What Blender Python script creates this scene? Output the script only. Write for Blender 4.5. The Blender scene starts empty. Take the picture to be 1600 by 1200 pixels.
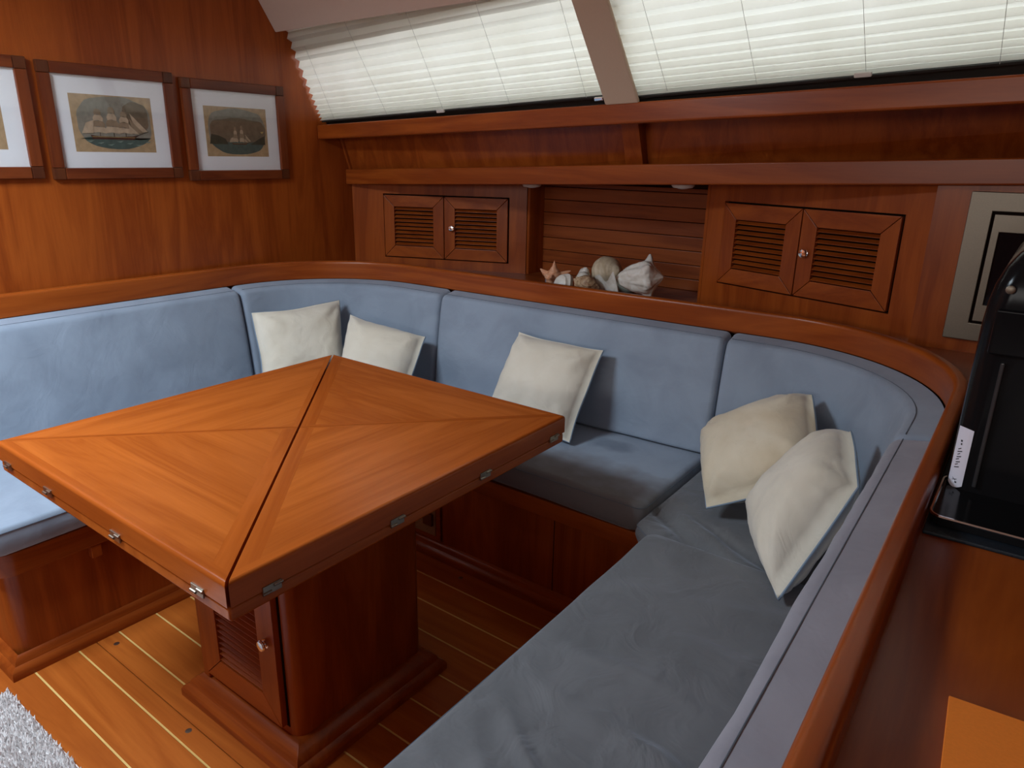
import bpy, bmesh, math, random
from mathutils import Vector, Matrix, noise
random.seed(7)
V = Vector
S = bpy.context.scene
COL = S.collection

# ------------------------------------------------------------------ camera
CAM_Z = 1.38
yaw, pitch, roll = math.radians(-36.545), math.radians(17.921), math.radians(-1.0712)
fw = V((math.sin(yaw)*math.cos(pitch), math.cos(yaw)*math.cos(pitch), -math.sin(pitch)))
rt = V((math.cos(yaw), -math.sin(yaw), 0)); dn = fw.cross(rt)
r2 = rt*math.cos(roll)+dn*math.sin(roll); d2 = -rt*math.sin(roll)+dn*math.cos(roll)
cd = bpy.data.cameras.new('camera'); cam = bpy.data.objects.new('camera', cd); COL.objects.link(cam)
cd.sensor_fit = 'HORIZONTAL'; cd.sensor_width = 36.0; cd.lens = 36.0*1117.0/1600.0
cd.clip_start = 0.02; cd.clip_end = 100
m3 = Matrix((r2, -d2, -fw)).transposed()
cam.matrix_world = Matrix.Translation((0, 0, CAM_Z)) @ m3.to_4x4()
S.camera = cam

# ------------------------------------------------------------------ world, lights, exposure
S.view_settings.view_transform = 'Standard'; S.view_settings.look = 'None'
S.view_settings.gamma = 1.0; S.view_settings.use_curve_mapping = False
S.view_settings.exposure = 0.0
w = bpy.data.worlds.new('overcast_sky'); S.world = w; w.use_nodes = True
bg = w.node_tree.nodes['Background']; bg.inputs[0].default_value = (0.93, 0.97, 1.0, 1); bg.inputs[1].default_value = 2.25

def area(name, loc, target, sx, sy, power, col):
    ld = bpy.data.lights.new(name, 'AREA'); ld.shape = 'RECTANGLE'; ld.size = sx; ld.size_y = sy
    ld.energy = power; ld.color = col
    o = bpy.data.objects.new(name, ld); COL.objects.link(o); o.location = loc
    o.rotation_euler = (V(target)-V(loc)).to_track_quat('-Z', 'Y').to_euler()
    return o
HX, HY, HS = -1.88, 0.02, 0.60          # open deck hatch in the ceiling, forward
area('hatch_daylight', (HX, HY, 2.05), (HX, HY, 0), HS, HS, 53, (0.74, 0.88, 1.0))
area('starboard_window_daylight', (-0.5, -2.5, 1.62), (-0.7, 0, 1.25), 2.7, 0.40, 24, (1.0, 0.97, 0.93))

# ------------------------------------------------------------------ materials
MATS = {}
def newmat(name):
    m = bpy.data.materials.new(name); m.use_nodes = True
    nt = m.node_tree; b = nt.nodes['Principled BSDF']; MATS[name] = m
    return m, nt, b
def N(nt, t, **kw):
    n = nt.nodes.new(t)
    for k, v in kw.items(): setattr(n, k, v)
    return n
def ramp(nt, stops):
    r = N(nt, 'ShaderNodeValToRGB'); e = r.color_ramp.elements
    while len(e) < len(stops): e.new(0.5)
    for el, (p, c) in zip(e, stops):
        el.position = p; el.color = (*c, 1)
    return r
def coords(nt, axis, along, across, mode='Object', rnd=True):
    tc = N(nt, 'ShaderNodeTexCoord'); mp = N(nt, 'ShaderNodeMapping')
    sc = {'X': (along, across, across), 'Y': (across, along, across), 'Z': (across, across, along)}[axis]
    mp.inputs['Scale'].default_value = sc
    nt.links.new(tc.outputs[mode], mp.inputs['Vector'])
    if rnd:
        oi = N(nt, 'ShaderNodeObjectInfo'); vm = N(nt, 'ShaderNodeVectorMath', operation='SCALE')
        vm.inputs[0].default_value = (37.0, 53.0, 71.0); nt.links.new(oi.outputs['Random'], vm.inputs['Scale'])
        nt.links.new(vm.outputs[0], mp.inputs['Location'])
    return mp
def wood(name, axis, light, dark, mode='Object', rough=0.3, scale=1.0, rnd=True, contrast=1.0):
    m, nt, b = newmat(name)
    a = coords(nt, axis, 0.9*scale, 9*scale, mode, rnd)
    n1 = N(nt, 'ShaderNodeTexNoise'); n1.inputs['Scale'].default_value = 1.0; n1.inputs['Detail'].default_value = 5
    n1.inputs['Roughness'].default_value = 0.55; n1.inputs['Distortion'].default_value = 0.9
    nt.links.new(a.outputs[0], n1.inputs['Vector'])
    wv = N(nt, 'ShaderNodeMath', operation='MULTIPLY'); wv.inputs[1].default_value = 7.0
    nt.links.new(n1.outputs['Fac'], wv.inputs[0])
    fr = N(nt, 'ShaderNodeMath', operation='PINGPONG'); fr.inputs[1].default_value = 1.0
    nt.links.new(wv.outputs[0], fr.inputs[0])
    c = coords(nt, axis, 5*scale, 190*scale, mode, rnd)
    n2 = N(nt, 'ShaderNodeTexNoise'); n2.inputs['Scale'].default_value = 1.0; n2.inputs['Detail'].default_value = 3
    nt.links.new(c.outputs[0], n2.inputs['Vector'])
    mx = N(nt, 'ShaderNodeMix', data_type='FLOAT'); mx.inputs[0].default_value = 0.42
    nt.links.new(fr.outputs[0], mx.inputs[2]); nt.links.new(n2.outputs['Fac'], mx.inputs[3])
    mid = tuple((l+d)/2 for l, d in zip(light, dark))
    d2_ = tuple(mm+(d-mm)*contrast for mm, d in zip(mid, dark)); l2_ = tuple(mm+(l-mm)*contrast for mm, l in zip(mid, light))
    r = ramp(nt, [(0.12, d2_), (0.5, mid), (0.9, l2_)])
    nt.links.new(mx.outputs[0], r.inputs[0]); nt.links.new(r.outputs[0], b.inputs['Base Color'])
    b.inputs['Roughness'].default_value = rough
    b.inputs['Specular IOR Level'].default_value = 0.33
    bp = N(nt, 'ShaderNodeBump'); bp.inputs['Strength'].default_value = 0.03; bp.inputs['Distance'].default_value = 0.002
    nt.links.new(n2.outputs['Fac'], bp.inputs['Height']); nt.links.new(bp.outputs[0], b.inputs['Normal'])
    return m
CL, CDK = (0.375, 0.084, 0.0115), (0.225, 0.040, 0.0055)
for ax in 'XYZ':
    wood('cherry_'+ax, ax, CL, CDK)
wood('cherry_uv', 'X', CL, CDK, mode='UV')
TL_, TD_ = (0.47, 0.118, 0.017), (0.32, 0.068, 0.008)
for ax in 'XYZ':
    wood('table_'+ax, ax, TL_, TD_, rough=0.27, scale=1.0)
wood('table_uv', 'X', (0.43, 0.100, 0.014), (0.31, 0.064, 0.008), mode='UV', rough=0.22)
wood('floor_teak', 'X', (0.48, 0.128, 0.020), (0.35, 0.080, 0.011), rough=0.3)
wood('holly_strip', 'X', (0.80, 0.55, 0.20), (0.68, 0.42, 0.13), rough=0.35)
wood('niche_board', 'X', (0.33, 0.082, 0.018), (0.18, 0.036, 0.008), rough=0.33)
wood('frame_wood', 'Z', (0.20, 0.045, 0.012), (0.10, 0.020, 0.007), rough=0.3)
wood('frame_wood_y', 'Y', (0.20, 0.045, 0.012), (0.10, 0.020, 0.007), rough=0.3)
wood('frame_corner', 'Z', (0.12, 0.034, 0.012), (0.07, 0.018, 0.008), rough=0.3)

def plain(name, col, rough=0.5, metal=0.0, spec=0.5, bump=None, var=0.0, coat=0.0):
    m, nt, b = newmat(name)
    b.inputs['Roughness'].default_value = rough; b.inputs['Metallic'].default_value = metal
    b.inputs['Specular IOR Level'].default_value = spec; b.inputs['Coat Weight'].default_value = coat
    mp = coords(nt, 'X', 1, 1)
    n = N(nt, 'ShaderNodeTexNoise'); n.inputs['Scale'].default_value = bump[0] if bump else 20; n.inputs['Detail'].default_value = 4
    nt.links.new(mp.outputs[0], n.inputs['Vector'])
    lo = tuple(c*(1-var) for c in col); hi = tuple(min(1, c*(1+var)) for c in col)
    r = ramp(nt, [(0.25, lo), (0.75, hi)]); nt.links.new(n.outputs['Fac'], r.inputs[0])
    nt.links.new(r.outputs[0], b.inputs['Base Color'])
    if bump:
        bp = N(nt, 'ShaderNodeBump'); bp.inputs['Strength'].default_value = bump[1]; bp.inputs['Distance'].default_value = bump[2]
        nt.links.new(n.outputs['Fac'], bp.inputs['Height']); nt.links.new(bp.outputs[0], b.inputs['Normal'])
    return m
def fabric(name, col, wear, weave=900, wr=0.35):
    m, nt, b = newmat(name)
    mp = coords(nt, 'X', 1, 1)
    n1 = N(nt, 'ShaderNodeTexNoise'); n1.inputs['Scale'].default_value = 6.0; n1.inputs['Detail'].default_value = 6; n1.inputs['Distortion'].default_value = 0.7
    nt.links.new(mp.outputs[0], n1.inputs['Vector'])
    r = ramp(nt, [(0.32, wear), (0.62, col)]); nt.links.new(n1.outputs['Fac'], r.inputs[0])
    nt.links.new(r.outputs[0], b.inputs['Base Color'])
    b.inputs['Roughness'].default_value = 0.9; b.inputs['Specular IOR Level'].default_value = 0.2
    b.inputs['Sheen Weight'].default_value = 0.35; b.inputs['Sheen Roughness'].default_value = 0.45
    b.inputs['Sheen Tint'].default_value = (0.8, 0.87, 1, 1)
    n2 = N(nt, 'ShaderNodeTexNoise'); n2.inputs['Scale'].default_value = weave; n2.inputs['Detail'].default_value = 2
    nt.links.new(mp.outputs[0], n2.inputs['Vector'])
    n3 = N(nt, 'ShaderNodeTexNoise'); n3.inputs['Scale'].default_value = 11; n3.inputs['Detail'].default_value = 3; n3.inputs['Distortion'].default_value = 1.2
    nt.links.new(mp.outputs[0], n3.inputs['Vector'])
    b1 = N(nt, 'ShaderNodeBump'); b1.inputs['Strength'].default_value = 0.12; b1.inputs['Distance'].default_value = 0.001
    b2 = N(nt, 'ShaderNodeBump'); b2.inputs['Strength'].default_value = wr; b2.inputs['Distance'].default_value = 0.008
    nt.links.new(n2.outputs['Fac'], b1.inputs['Height']); nt.links.new(n3.outputs['Fac'], b2.inputs['Height'])
    nt.links.new(b1.outputs[0], b2.inputs['Normal']); nt.links.new(b2.outputs[0], b.inputs['Normal'])
    return m
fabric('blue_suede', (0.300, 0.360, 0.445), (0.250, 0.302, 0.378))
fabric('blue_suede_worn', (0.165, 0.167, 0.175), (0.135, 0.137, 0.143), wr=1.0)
fabric('grey_suede', (0.30, 0.30, 0.345), (0.255, 0.255, 0.295))
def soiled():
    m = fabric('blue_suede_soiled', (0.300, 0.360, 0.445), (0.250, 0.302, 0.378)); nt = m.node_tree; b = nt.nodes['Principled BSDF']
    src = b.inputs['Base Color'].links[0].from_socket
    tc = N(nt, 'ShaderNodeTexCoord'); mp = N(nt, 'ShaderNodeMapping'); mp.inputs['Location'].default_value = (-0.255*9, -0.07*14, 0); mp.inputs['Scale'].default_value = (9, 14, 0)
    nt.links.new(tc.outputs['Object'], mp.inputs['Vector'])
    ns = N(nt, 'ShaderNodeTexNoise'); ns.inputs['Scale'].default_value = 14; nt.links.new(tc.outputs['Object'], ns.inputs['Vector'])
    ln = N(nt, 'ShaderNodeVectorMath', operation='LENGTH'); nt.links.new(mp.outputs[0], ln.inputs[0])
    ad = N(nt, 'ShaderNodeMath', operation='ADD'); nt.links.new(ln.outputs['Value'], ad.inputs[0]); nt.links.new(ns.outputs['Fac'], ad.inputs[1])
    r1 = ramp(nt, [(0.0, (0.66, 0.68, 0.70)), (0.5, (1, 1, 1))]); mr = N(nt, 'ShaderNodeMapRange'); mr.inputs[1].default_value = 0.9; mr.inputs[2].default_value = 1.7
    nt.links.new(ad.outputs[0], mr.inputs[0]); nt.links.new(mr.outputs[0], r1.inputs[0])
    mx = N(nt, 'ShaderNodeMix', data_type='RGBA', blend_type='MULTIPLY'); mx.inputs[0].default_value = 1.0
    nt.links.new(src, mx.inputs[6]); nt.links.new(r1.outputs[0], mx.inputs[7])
    # grey tone blended in towards the front edge
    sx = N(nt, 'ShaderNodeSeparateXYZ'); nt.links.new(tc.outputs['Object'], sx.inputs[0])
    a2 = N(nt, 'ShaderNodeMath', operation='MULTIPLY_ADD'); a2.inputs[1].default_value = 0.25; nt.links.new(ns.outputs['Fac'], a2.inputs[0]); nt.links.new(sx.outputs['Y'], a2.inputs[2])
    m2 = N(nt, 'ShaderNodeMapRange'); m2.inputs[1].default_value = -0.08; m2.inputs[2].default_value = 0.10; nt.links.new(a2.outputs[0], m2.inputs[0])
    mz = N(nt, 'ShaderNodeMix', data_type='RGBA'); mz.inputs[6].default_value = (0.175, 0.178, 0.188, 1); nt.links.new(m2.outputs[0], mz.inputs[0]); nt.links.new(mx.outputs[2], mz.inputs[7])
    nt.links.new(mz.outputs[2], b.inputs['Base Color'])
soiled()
fabric('cream_linen', (0.76, 0.71, 0.60), (0.71, 0.65, 0.53), weave=1400, wr=0.5)
fabric('cream_stained', (0.75, 0.67, 0.52), (0.66, 0.56, 0.40), weave=1400, wr=0.5)
plain('piping_blue', (0.20, 0.27, 0.36), 0.8)
plain('seam_thread', (0.12, 0.15, 0.19), 0.9)
plain('headliner', (0.68, 0.56, 0.465), 0.85, spec=0.2, bump=(500, 0.1, 0.001), var=0.03)
plain('headliner_rib', (0.54, 0.415, 0.31), 0.8, spec=0.2, bump=(500, 0.1, 0.001), var=0.03)
plain('shadow_gap', (0.012, 0.006, 0.004), 0.9, spec=0.1)
plain('dark_rubber', (0.02, 0.017, 0.015), 0.6, spec=0.3)
plain('chrome', (0.82, 0.82, 0.84), 0.12, metal=1.0)
plain('hinge_metal', (0.36, 0.33, 0.27), 0.35, metal=1.0, var=0.25)
plain('mat_board', (0.80, 0.81, 0.83), 0.8, spec=0.2, var=0.02)
plain('steel', (0.23, 0.20, 0.16), 0.45, metal=1.0, bump=(300, 0.05, 0.0005), var=0.05)
plain('black_glass', (0.006, 0.006, 0.008), 0.06, spec=0.3)
plain('black_plastic', (0.008, 0.008, 0.009), 0.14, spec=0.10)
plain('black_rib', (0.03, 0.031, 0.034), 0.25, spec=0.5)
plain('navy_leather', (0.010, 0.016, 0.024), 0.5, spec=0.35, bump=(400, 0.5, 0.002))
plain('label_white', (0.72, 0.72, 0.82), 0.5)
plain('label_ink', (0.03, 0.03, 0.04), 0.6)
plain('orange_card', (0.95, 0.26, 0.03), 0.6, spec=0.3, bump=(350, 0.25, 0.001), var=0.03)
plain('rug_pile', (0.86, 0.83, 0.82), 0.95, spec=0.1, var=0.06)
plain('lamp_white', (0.75, 0.70, 0.66), 0.4)
plain('socket_dark', (0.045, 0.02, 0.012), 0.4)
plain('socket_mark', (0.25, 0.15, 0.09), 0.5)
plain('vent_mesh', (0.30, 0.19, 0.10), 0.7, bump=(260, 0.8, 0.004), var=0.3)
plain('cord_grey', (0.5, 0.5, 0.48), 0.6)
plain('clip_white', (0.72, 0.70, 0.64), 0.4)
plain('outer_hull', (0.55, 0.5, 0.45), 0.8, var=0.05)
# shells
def shellmat(name, a, b_, sc):
    m, nt, b = newmat(name)
    mp = coords(nt, 'X', 1, 1); n = N(nt, 'ShaderNodeTexNoise'); n.inputs['Scale'].default_value = sc; n.inputs['Detail'].default_value = 5; n.inputs['Distortion'].default_value = 1.5
    nt.links.new(mp.outputs[0], n.inputs['Vector']); r = ramp(nt, [(0.35, a), (0.65, b_)]); nt.links.new(n.outputs['Fac'], r.inputs[0])
    nt.links.new(r.outputs[0], b.inputs['Base Color']); b.inputs['Roughness'].default_value = 0.5
    bp = N(nt, 'ShaderNodeBump'); bp.inputs['Strength'].default_value = 0.35; bp.inputs['Distance'].default_value = 0.003
    nt.links.new(n.outputs['Fac'], bp.inputs['Height']); nt.links.new(bp.outputs[0], b.inputs['Normal'])
shellmat('shell_orange', (0.70, 0.29, 0.14), (0.80, 0.47, 0.30), 40)
shellmat('shell_white', (0.72, 0.67, 0.58), (0.86, 0.84, 0.78), 35)
shellmat('shell_brown', (0.30, 0.16, 0.08), (0.58, 0.42, 0.26), 60)
shellmat('shell_tan', (0.56, 0.44, 0.29), (0.70, 0.58, 0.42), 25)
shellmat('shell_green', (0.26, 0.27, 0.21), (0.38, 0.38, 0.31), 40)
shellmat('shell_violet', (0.10, 0.10, 0.16), (0.45, 0.42, 0.50), 90)
# translucent pleated blind
def blindmat():
    m = bpy.data.materials.new('pleated_fabric'); m.use_nodes = True; nt = m.node_tree; nt.nodes.clear()
    o = N(nt, 'ShaderNodeOutputMaterial'); d = N(nt, 'ShaderNodeBsdfDiffuse'); t = N(nt, 'ShaderNodeBsdfTranslucent'); mx = N(nt, 'ShaderNodeMixShader')
    tc = N(nt, 'ShaderNodeTexCoord'); n = N(nt, 'ShaderNodeTexNoise'); n.inputs['Scale'].default_value = 6
    nt.links.new(tc.outputs['Object'], n.inputs['Vector'])
    r = ramp(nt, [(0.3, (0.83, 0.82, 0.74)), (0.7, (0.88, 0.875, 0.81))]); nt.links.new(n.outputs['Fac'], r.inputs[0])
    nt.links.new(r.outputs[0], d.inputs[0]); nt.links.new(r.outputs[0], t.inputs[0])
    mx.inputs[0].default_value = 0.62
    nt.links.new(d.outputs[0], mx.inputs[1]); nt.links.new(t.outputs[0], mx.inputs[2]); nt.links.new(mx.outputs[0], o.inputs[0])
    MATS['pleated_fabric'] = m
blindmat()
def glassmat(name, tint):
    m = bpy.data.materials.new(name); m.use_nodes = True; nt = m.node_tree; nt.nodes.clear()
    o = N(nt, 'ShaderNodeOutputMaterial'); t = N(nt, 'ShaderNodeBsdfTransparent'); g = N(nt, 'ShaderNodeBsdfGlossy'); mx = N(nt, 'ShaderNodeMixShader')
    lw = N(nt, 'ShaderNodeLayerWeight'); pw = N(nt, 'ShaderNodeMath', operation='POWER'); pw.inputs[1].default_value = 5.0
    f = N(nt, 'ShaderNodeMath', operation='MULTIPLY_ADD'); f.inputs[1].default_value = 0.93; f.inputs[2].default_value = 0.04
    nt.links.new(lw.outputs['Facing'], pw.inputs[0]); nt.links.new(pw.outputs[0], f.inputs[0])
    t.inputs[0].default_value = (*tint, 1); g.inputs['Roughness'].default_value = 0.03
    nt.links.new(f.outputs[0], mx.inputs[0]); nt.links.new(t.outputs[0], mx.inputs[1]); nt.links.new(g.outputs[0], mx.inputs[2]); nt.links.new(mx.outputs[0], o.inputs[0])
    MATS[name] = m
glassmat('clear_glass', (1, 1, 1)); glassmat('window_glass', (0.97, 0.99, 1))
for nm, c in dict(paper_tan=(0.42, 0.29, 0.16), print_sky=(0.24, 0.225, 0.18), print_sky_dark=(0.17, 0.13, 0.085), print_sea=(0.075, 0.11, 0.095), print_hull=(0.075, 0.028, 0.018), print_sail=(0.46, 0.35, 0.24),
                  print_sail_dark=(0.27, 0.20, 0.13), print_mast=(0.06, 0.045, 0.035), print_land=(0.055, 0.055, 0.035), print_foam=(0.20, 0.25, 0.21), print_gold=(0.50, 0.36, 0.13)).items():
    plain(nm, c, 0.7, spec=0.2, bump=(60, 0.0, 0.001), var=0.18)

# ------------------------------------------------------------------ object helpers
def wloc(o):
    p = V((0, 0, 0))
    while o is not None:
        p = p+o.location; o = o.parent
    return p
def finish(me, mats, smooth=True, ang=0.55):
    for mm in (mats if isinstance(mats, (list, tuple)) else [mats]): me.materials.append(MATS[mm])
    if smooth:
        me.polygons.foreach_set('use_smooth', [True]*len(me.polygons)); me.set_sharp_from_angle(angle=ang)
    me.update()
def link(name, me, loc, parent):
    o = bpy.data.objects.new(name, me); COL.objects.link(o)
    if parent is not None:
        o.parent = parent; o.location = V(loc)-wloc(parent)
    else: o.location = loc
    return o
def build(name, verts, faces, mats, parent=None, mi=None, uv=None, smooth=True, ang=0.55, bevel=0, seg=2, origin=None, wn=False):
    vs = [V(v) for v in verts]
    if origin is None:
        xs = [v.x for v in vs]; ys = [v.y for v in vs]; zs = [v.z for v in vs]
        origin = V(((min(xs)+max(xs))/2, (min(ys)+max(ys))/2, min(zs)))
    origin = V(origin)
    me = bpy.data.meshes.new(name); me.from_pydata([v-origin for v in vs], [], faces)
    if mi is not None: me.polygons.foreach_set('material_index', mi)
    if uv is not None:
        ul = me.uv_layers.new(name='UVMap')
        for lp in me.loops: ul.data[lp.index].uv = uv[lp.vertex_index]
    bm = bmesh.new(); bm.from_mesh(me)
    bmesh.ops.recalc_face_normals(bm, faces=bm.faces)
    if bevel:
        es = [e for e in bm.edges if len(e.link_faces) == 2 and e.calc_face_angle(0) > 0.5]
        bmesh.ops.bevel(bm, geom=es, offset=bevel, segments=seg, profile=0.5, affect='EDGES', clamp_overlap=True)
    bm.to_mesh(me); bm.free()
    finish(me, mats, smooth, ang)
    ob = link(name, me, origin, parent)
    if bevel or wn:
        wnm = ob.modifiers.new('weighted_normals', 'WEIGHTED_NORMAL'); wnm.keep_sharp = True; wnm.weight = 80
    return ob
HEXF = [(0, 3, 2, 1), (4, 5, 6, 7), (0, 1, 5, 4), (1, 2, 6, 5), (2, 3, 7, 6), (3, 0, 4, 7)]
def hexa(name, c8, mat, parent=None, bevel=0, seg=2, **k):
    return build(name, c8, HEXF, mat, parent, bevel=bevel, seg=seg, **k)
def box(name, lo, hi, mat, parent=None, bevel=0, seg=2, **k):
    x0, y0, z0 = lo; x1, y1, z1 = hi
    return hexa(name, [(x0, y0, z0), (x1, y0, z0), (x1, y1, z0), (x0, y1, z0), (x0, y0, z1), (x1, y0, z1), (x1, y1, z1), (x0, y1, z1)], mat, parent, bevel, seg, **k)
class Fr:
    """local frame: o + x*ex + y*ey + z*ez"""
    def __init__(s, o, ex, ey, ez): s.o, s.ex, s.ey, s.ez = V(o), V(ex), V(ey), V(ez)
    def p(s, x, y, z): return s.o+s.ex*x+s.ey*y+s.ez*z
    def box(s, name, lo, hi, mat, parent=None, bevel=0, seg=2, **k):
        x0, y0, z0 = lo; x1, y1, z1 = hi
        return hexa(name, [s.p(*q) for q in [(x0, y0, z0), (x1, y0, z0), (x1, y1, z0), (x0, y1, z0), (x0, y0, z1), (x1, y0, z1), (x1, y1, z1), (x0, y1, z1)]], mat, parent, bevel, seg, **k)
def prism(name, poly, z0, z1, mat, parent=None, bevel=0, seg=2, **k):
    n = len(poly); vs = [(x, y, z0) for x, y in poly]+[(x, y, z1) for x, y in poly]
    fs = [tuple(range(n))[::-1], tuple(range(n, 2*n))]+[(i, (i+1) % n, n+(i+1) % n, n+i) for i in range(n)]
    return build(name, vs, fs, mat, parent, bevel=bevel, seg=seg, **k)
def extrude_poly(name, pts, vec, mat, parent=None, bevel=0, seg=2, **k):
    n = len(pts); vec = V(vec); vs = [V(p) for p in pts]+[V(p)+vec for p in pts]
    fs = [tuple(range(n))[::-1], tuple(range(n, 2*n))]+[(i, (i+1) % n, n+(i+1) % n, n+i) for i in range(n)]
    return build(name, vs, fs, mat, parent, bevel=bevel, seg=seg, **k)
def tube(name, pts, r, mat, parent=None, n=6, closed=False):
    pts = [V(p) for p in pts]; vs = []; fs = []; m = len(pts)
    for i, p in enumerate(pts):
        a = pts[(i-1) % m] if (closed or i > 0) else p; b = pts[(i+1) % m] if (closed or i < m-1) else p
        t = (b-a).normalized(); ref = V((0, 0, 1)) if abs(t.z) < 0.9 else V((1, 0, 0))
        e1 = t.cross(ref).normalized(); e2 = t.cross(e1)
        for k in range(n):
            an = 2*math.pi*k/n; vs.append(p+(e1*math.cos(an)+e2*math.sin(an))*r)
    for i in range(m if closed else m-1):
        j = (i+1) % m
        for k in range(n):
            k2 = (k+1) % n; fs.append((i*n+k, i*n+k2, j*n+k2, j*n+k))
    if not closed: fs += [tuple(range(n))[::-1], tuple(range((m-1)*n, m*n))]
    return build(name, vs, fs, mat, parent)
def lathe(name, prof, frame, mat, parent=None, n=20):
    """prof: (r, h) along frame.ez"""
    vs = []; fs = []
    for r, h in prof:
        for k in range(n):
            a = 2*math.pi*k/n; vs.append(frame.p(r*math.cos(a), r*math.sin(a), h))
    for i in range(len(prof)-1):
        for k in range(n):
            k2 = (k+1) % n; fs.append((i*n+k, i*n+k2, (i+1)*n+k2, (i+1)*n+k))
    fs += [tuple(range(n))[::-1], tuple(range((len(prof)-1)*n, len(prof)*n))]
    return build(name, vs, fs, mat, parent)
def thing(name, loc, label, cat, group=None):
    o = bpy.data.objects.new(name, None); COL.objects.link(o); o.location = loc; o.empty_display_size = 0.05
    o['label'] = label; o['category'] = cat
    if group: o['group'] = group
    return o
def tag(o, label, cat, group=None):
    o['label'] = label; o['category'] = cat
    if group: o['group'] = group
    return o
def struct(o, label=None):
    o['kind'] = 'structure'
    if label: o['label'] = label
    return o

# ------------------------------------------------------------------ plan path of the coaming (front face)
def fillet(P0, P1, P2, r, n=18):
    P0, P1, P2 = V(P0), V(P1), V(P2); a = (P0-P1).normalized(); b = (P2-P1).normalized()
    ang = a.angle(b); L = r/math.tan(ang/2); c = P1+(a+b).normalized()*(r/math.sin(ang/2))
    s, e = P1+a*L, P1+b*L; out = []
    a0 = math.atan2(s.y-c.y, s.x-c.x); a1 = math.atan2(e.y-c.y, e.x-c.x)
    while a1-a0 > math.pi: a1 -= 2*math.pi
    while a1-a0 < -math.pi: a1 += 2*math.pi
    for i in range(n+1):
        t = a0+(a1-a0)*i/n; out.append(V((c.x+r*math.cos(t), c.y+r*math.sin(t))))
    return out
Pa, Pb, Pc, Pd = V((-2.605, 0.10)), V((-2.575, 2.100)), V((-0.115, 2.205)), V((-0.080, -0.20))
raw = [Pa]+fillet(Pa, Pb, Pc, 0.50)+fillet(Pb, Pc, Pd, 0.50)+[Pd]
# resample
cum = [0.0]
for i in range(1, len(raw)): cum.append(cum[-1]+(raw[i]-raw[i-1]).length)
SL = cum[-1]
def at_s(s):
    s = max(0, min(SL-1e-6, s))
    for i in range(1, len(raw)):
        if cum[i] >= s:
            t = (s-cum[i-1])/(cum[i]-cum[i-1]); return raw[i-1].lerp(raw[i], t)
    return raw[-1]
def frame_s(s):
    a, b = at_s(s-0.02), at_s(s+0.02); t = (b-a).normalized()
    return at_s(s), V((t.y, -t.x))        # inward normal (towards the cabin)
def s_near(p):
    p = V(p); best = min(range(2001), key=lambda i: (at_s(SL*i/2000)-p).length); return SL*best/2000
def sweep(name, s0, s1, prof, mat, parent=None, step=0.04, round_end=0.0, closed=True, wob=0.0, **k):
    """prof: list of (d, z); d inwards from the path; end rounding shrinks d of front points"""
    L = s1-s0; ss = []
    n = max(2, int(L/step)); base = [s0+L*i/n for i in range(n+1)]
    if round_end:
        ss = [s0+round_end*t for t in (0, 0.12, 0.3, 0.55, 0.8)]+[s for s in base if s0+round_end*1.01 < s < s1-round_end*1.01]+[s1-round_end*t for t in (0.8, 0.55, 0.3, 0.12, 0)]
    else: ss = base
    vs, uv, fs = [], [], []; m = len(prof)
    per = [0.0]
    for i in range(1, m): per.append(per[-1]+math.hypot(prof[i][0]-prof[i-1][0], prof[i][1]-prof[i-1][1]))
    dmin = min(p[0] for p in prof); zmax = max(p[1] for p in prof); zmin = min(p[1] for p in prof)
    for s in ss:
        p, nn = frame_s(s)
        sh = 0.0
        if round_end:
            e = min(s-s0, s1-s)
            if e < round_end: q = 1-e/round_end; sh = round_end*(1-math.sqrt(max(0, 1-q*q)))
        for j, (d, z) in enumerate(prof):
            dd = d; zz = z
            if sh and d > dmin+0.02: dd = max(dmin+0.015, d-sh)
            if sh and z > zmax-0.03: zz = z-sh*0.8
            if wob and d > dmin+0.02 and sh == 0:
                dd += wob*noise.noise(V((s*7, z*7, 3.1)))+wob*0.45*noise.noise(V((s*19, z*17, 8.1)))
            vs.append((p.x+nn.x*dd, p.y+nn.y*dd, zz)); uv.append((s, per[j]))
    for i in range(len(ss)-1):
        for j in range(m):
            j2 = (j+1) % m; fs.append((i*m+j, i*m+j2, (i+1)*m+j2, (i+1)*m+j))
    fs += [tuple(range(m))[::-1], tuple(range((len(ss)-1)*m, len(ss)*m))]
    return build(name, vs, fs, mat, parent, uv=uv, **k)
def arc(cx, cz, r, a0, a1, n):
    return [(cx+r*math.cos(math.radians(a0+(a1-a0)*i/n)), cz+r*math.sin(math.radians(a0+(a1-a0)*i/n))) for i in range(n+1)]

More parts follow.
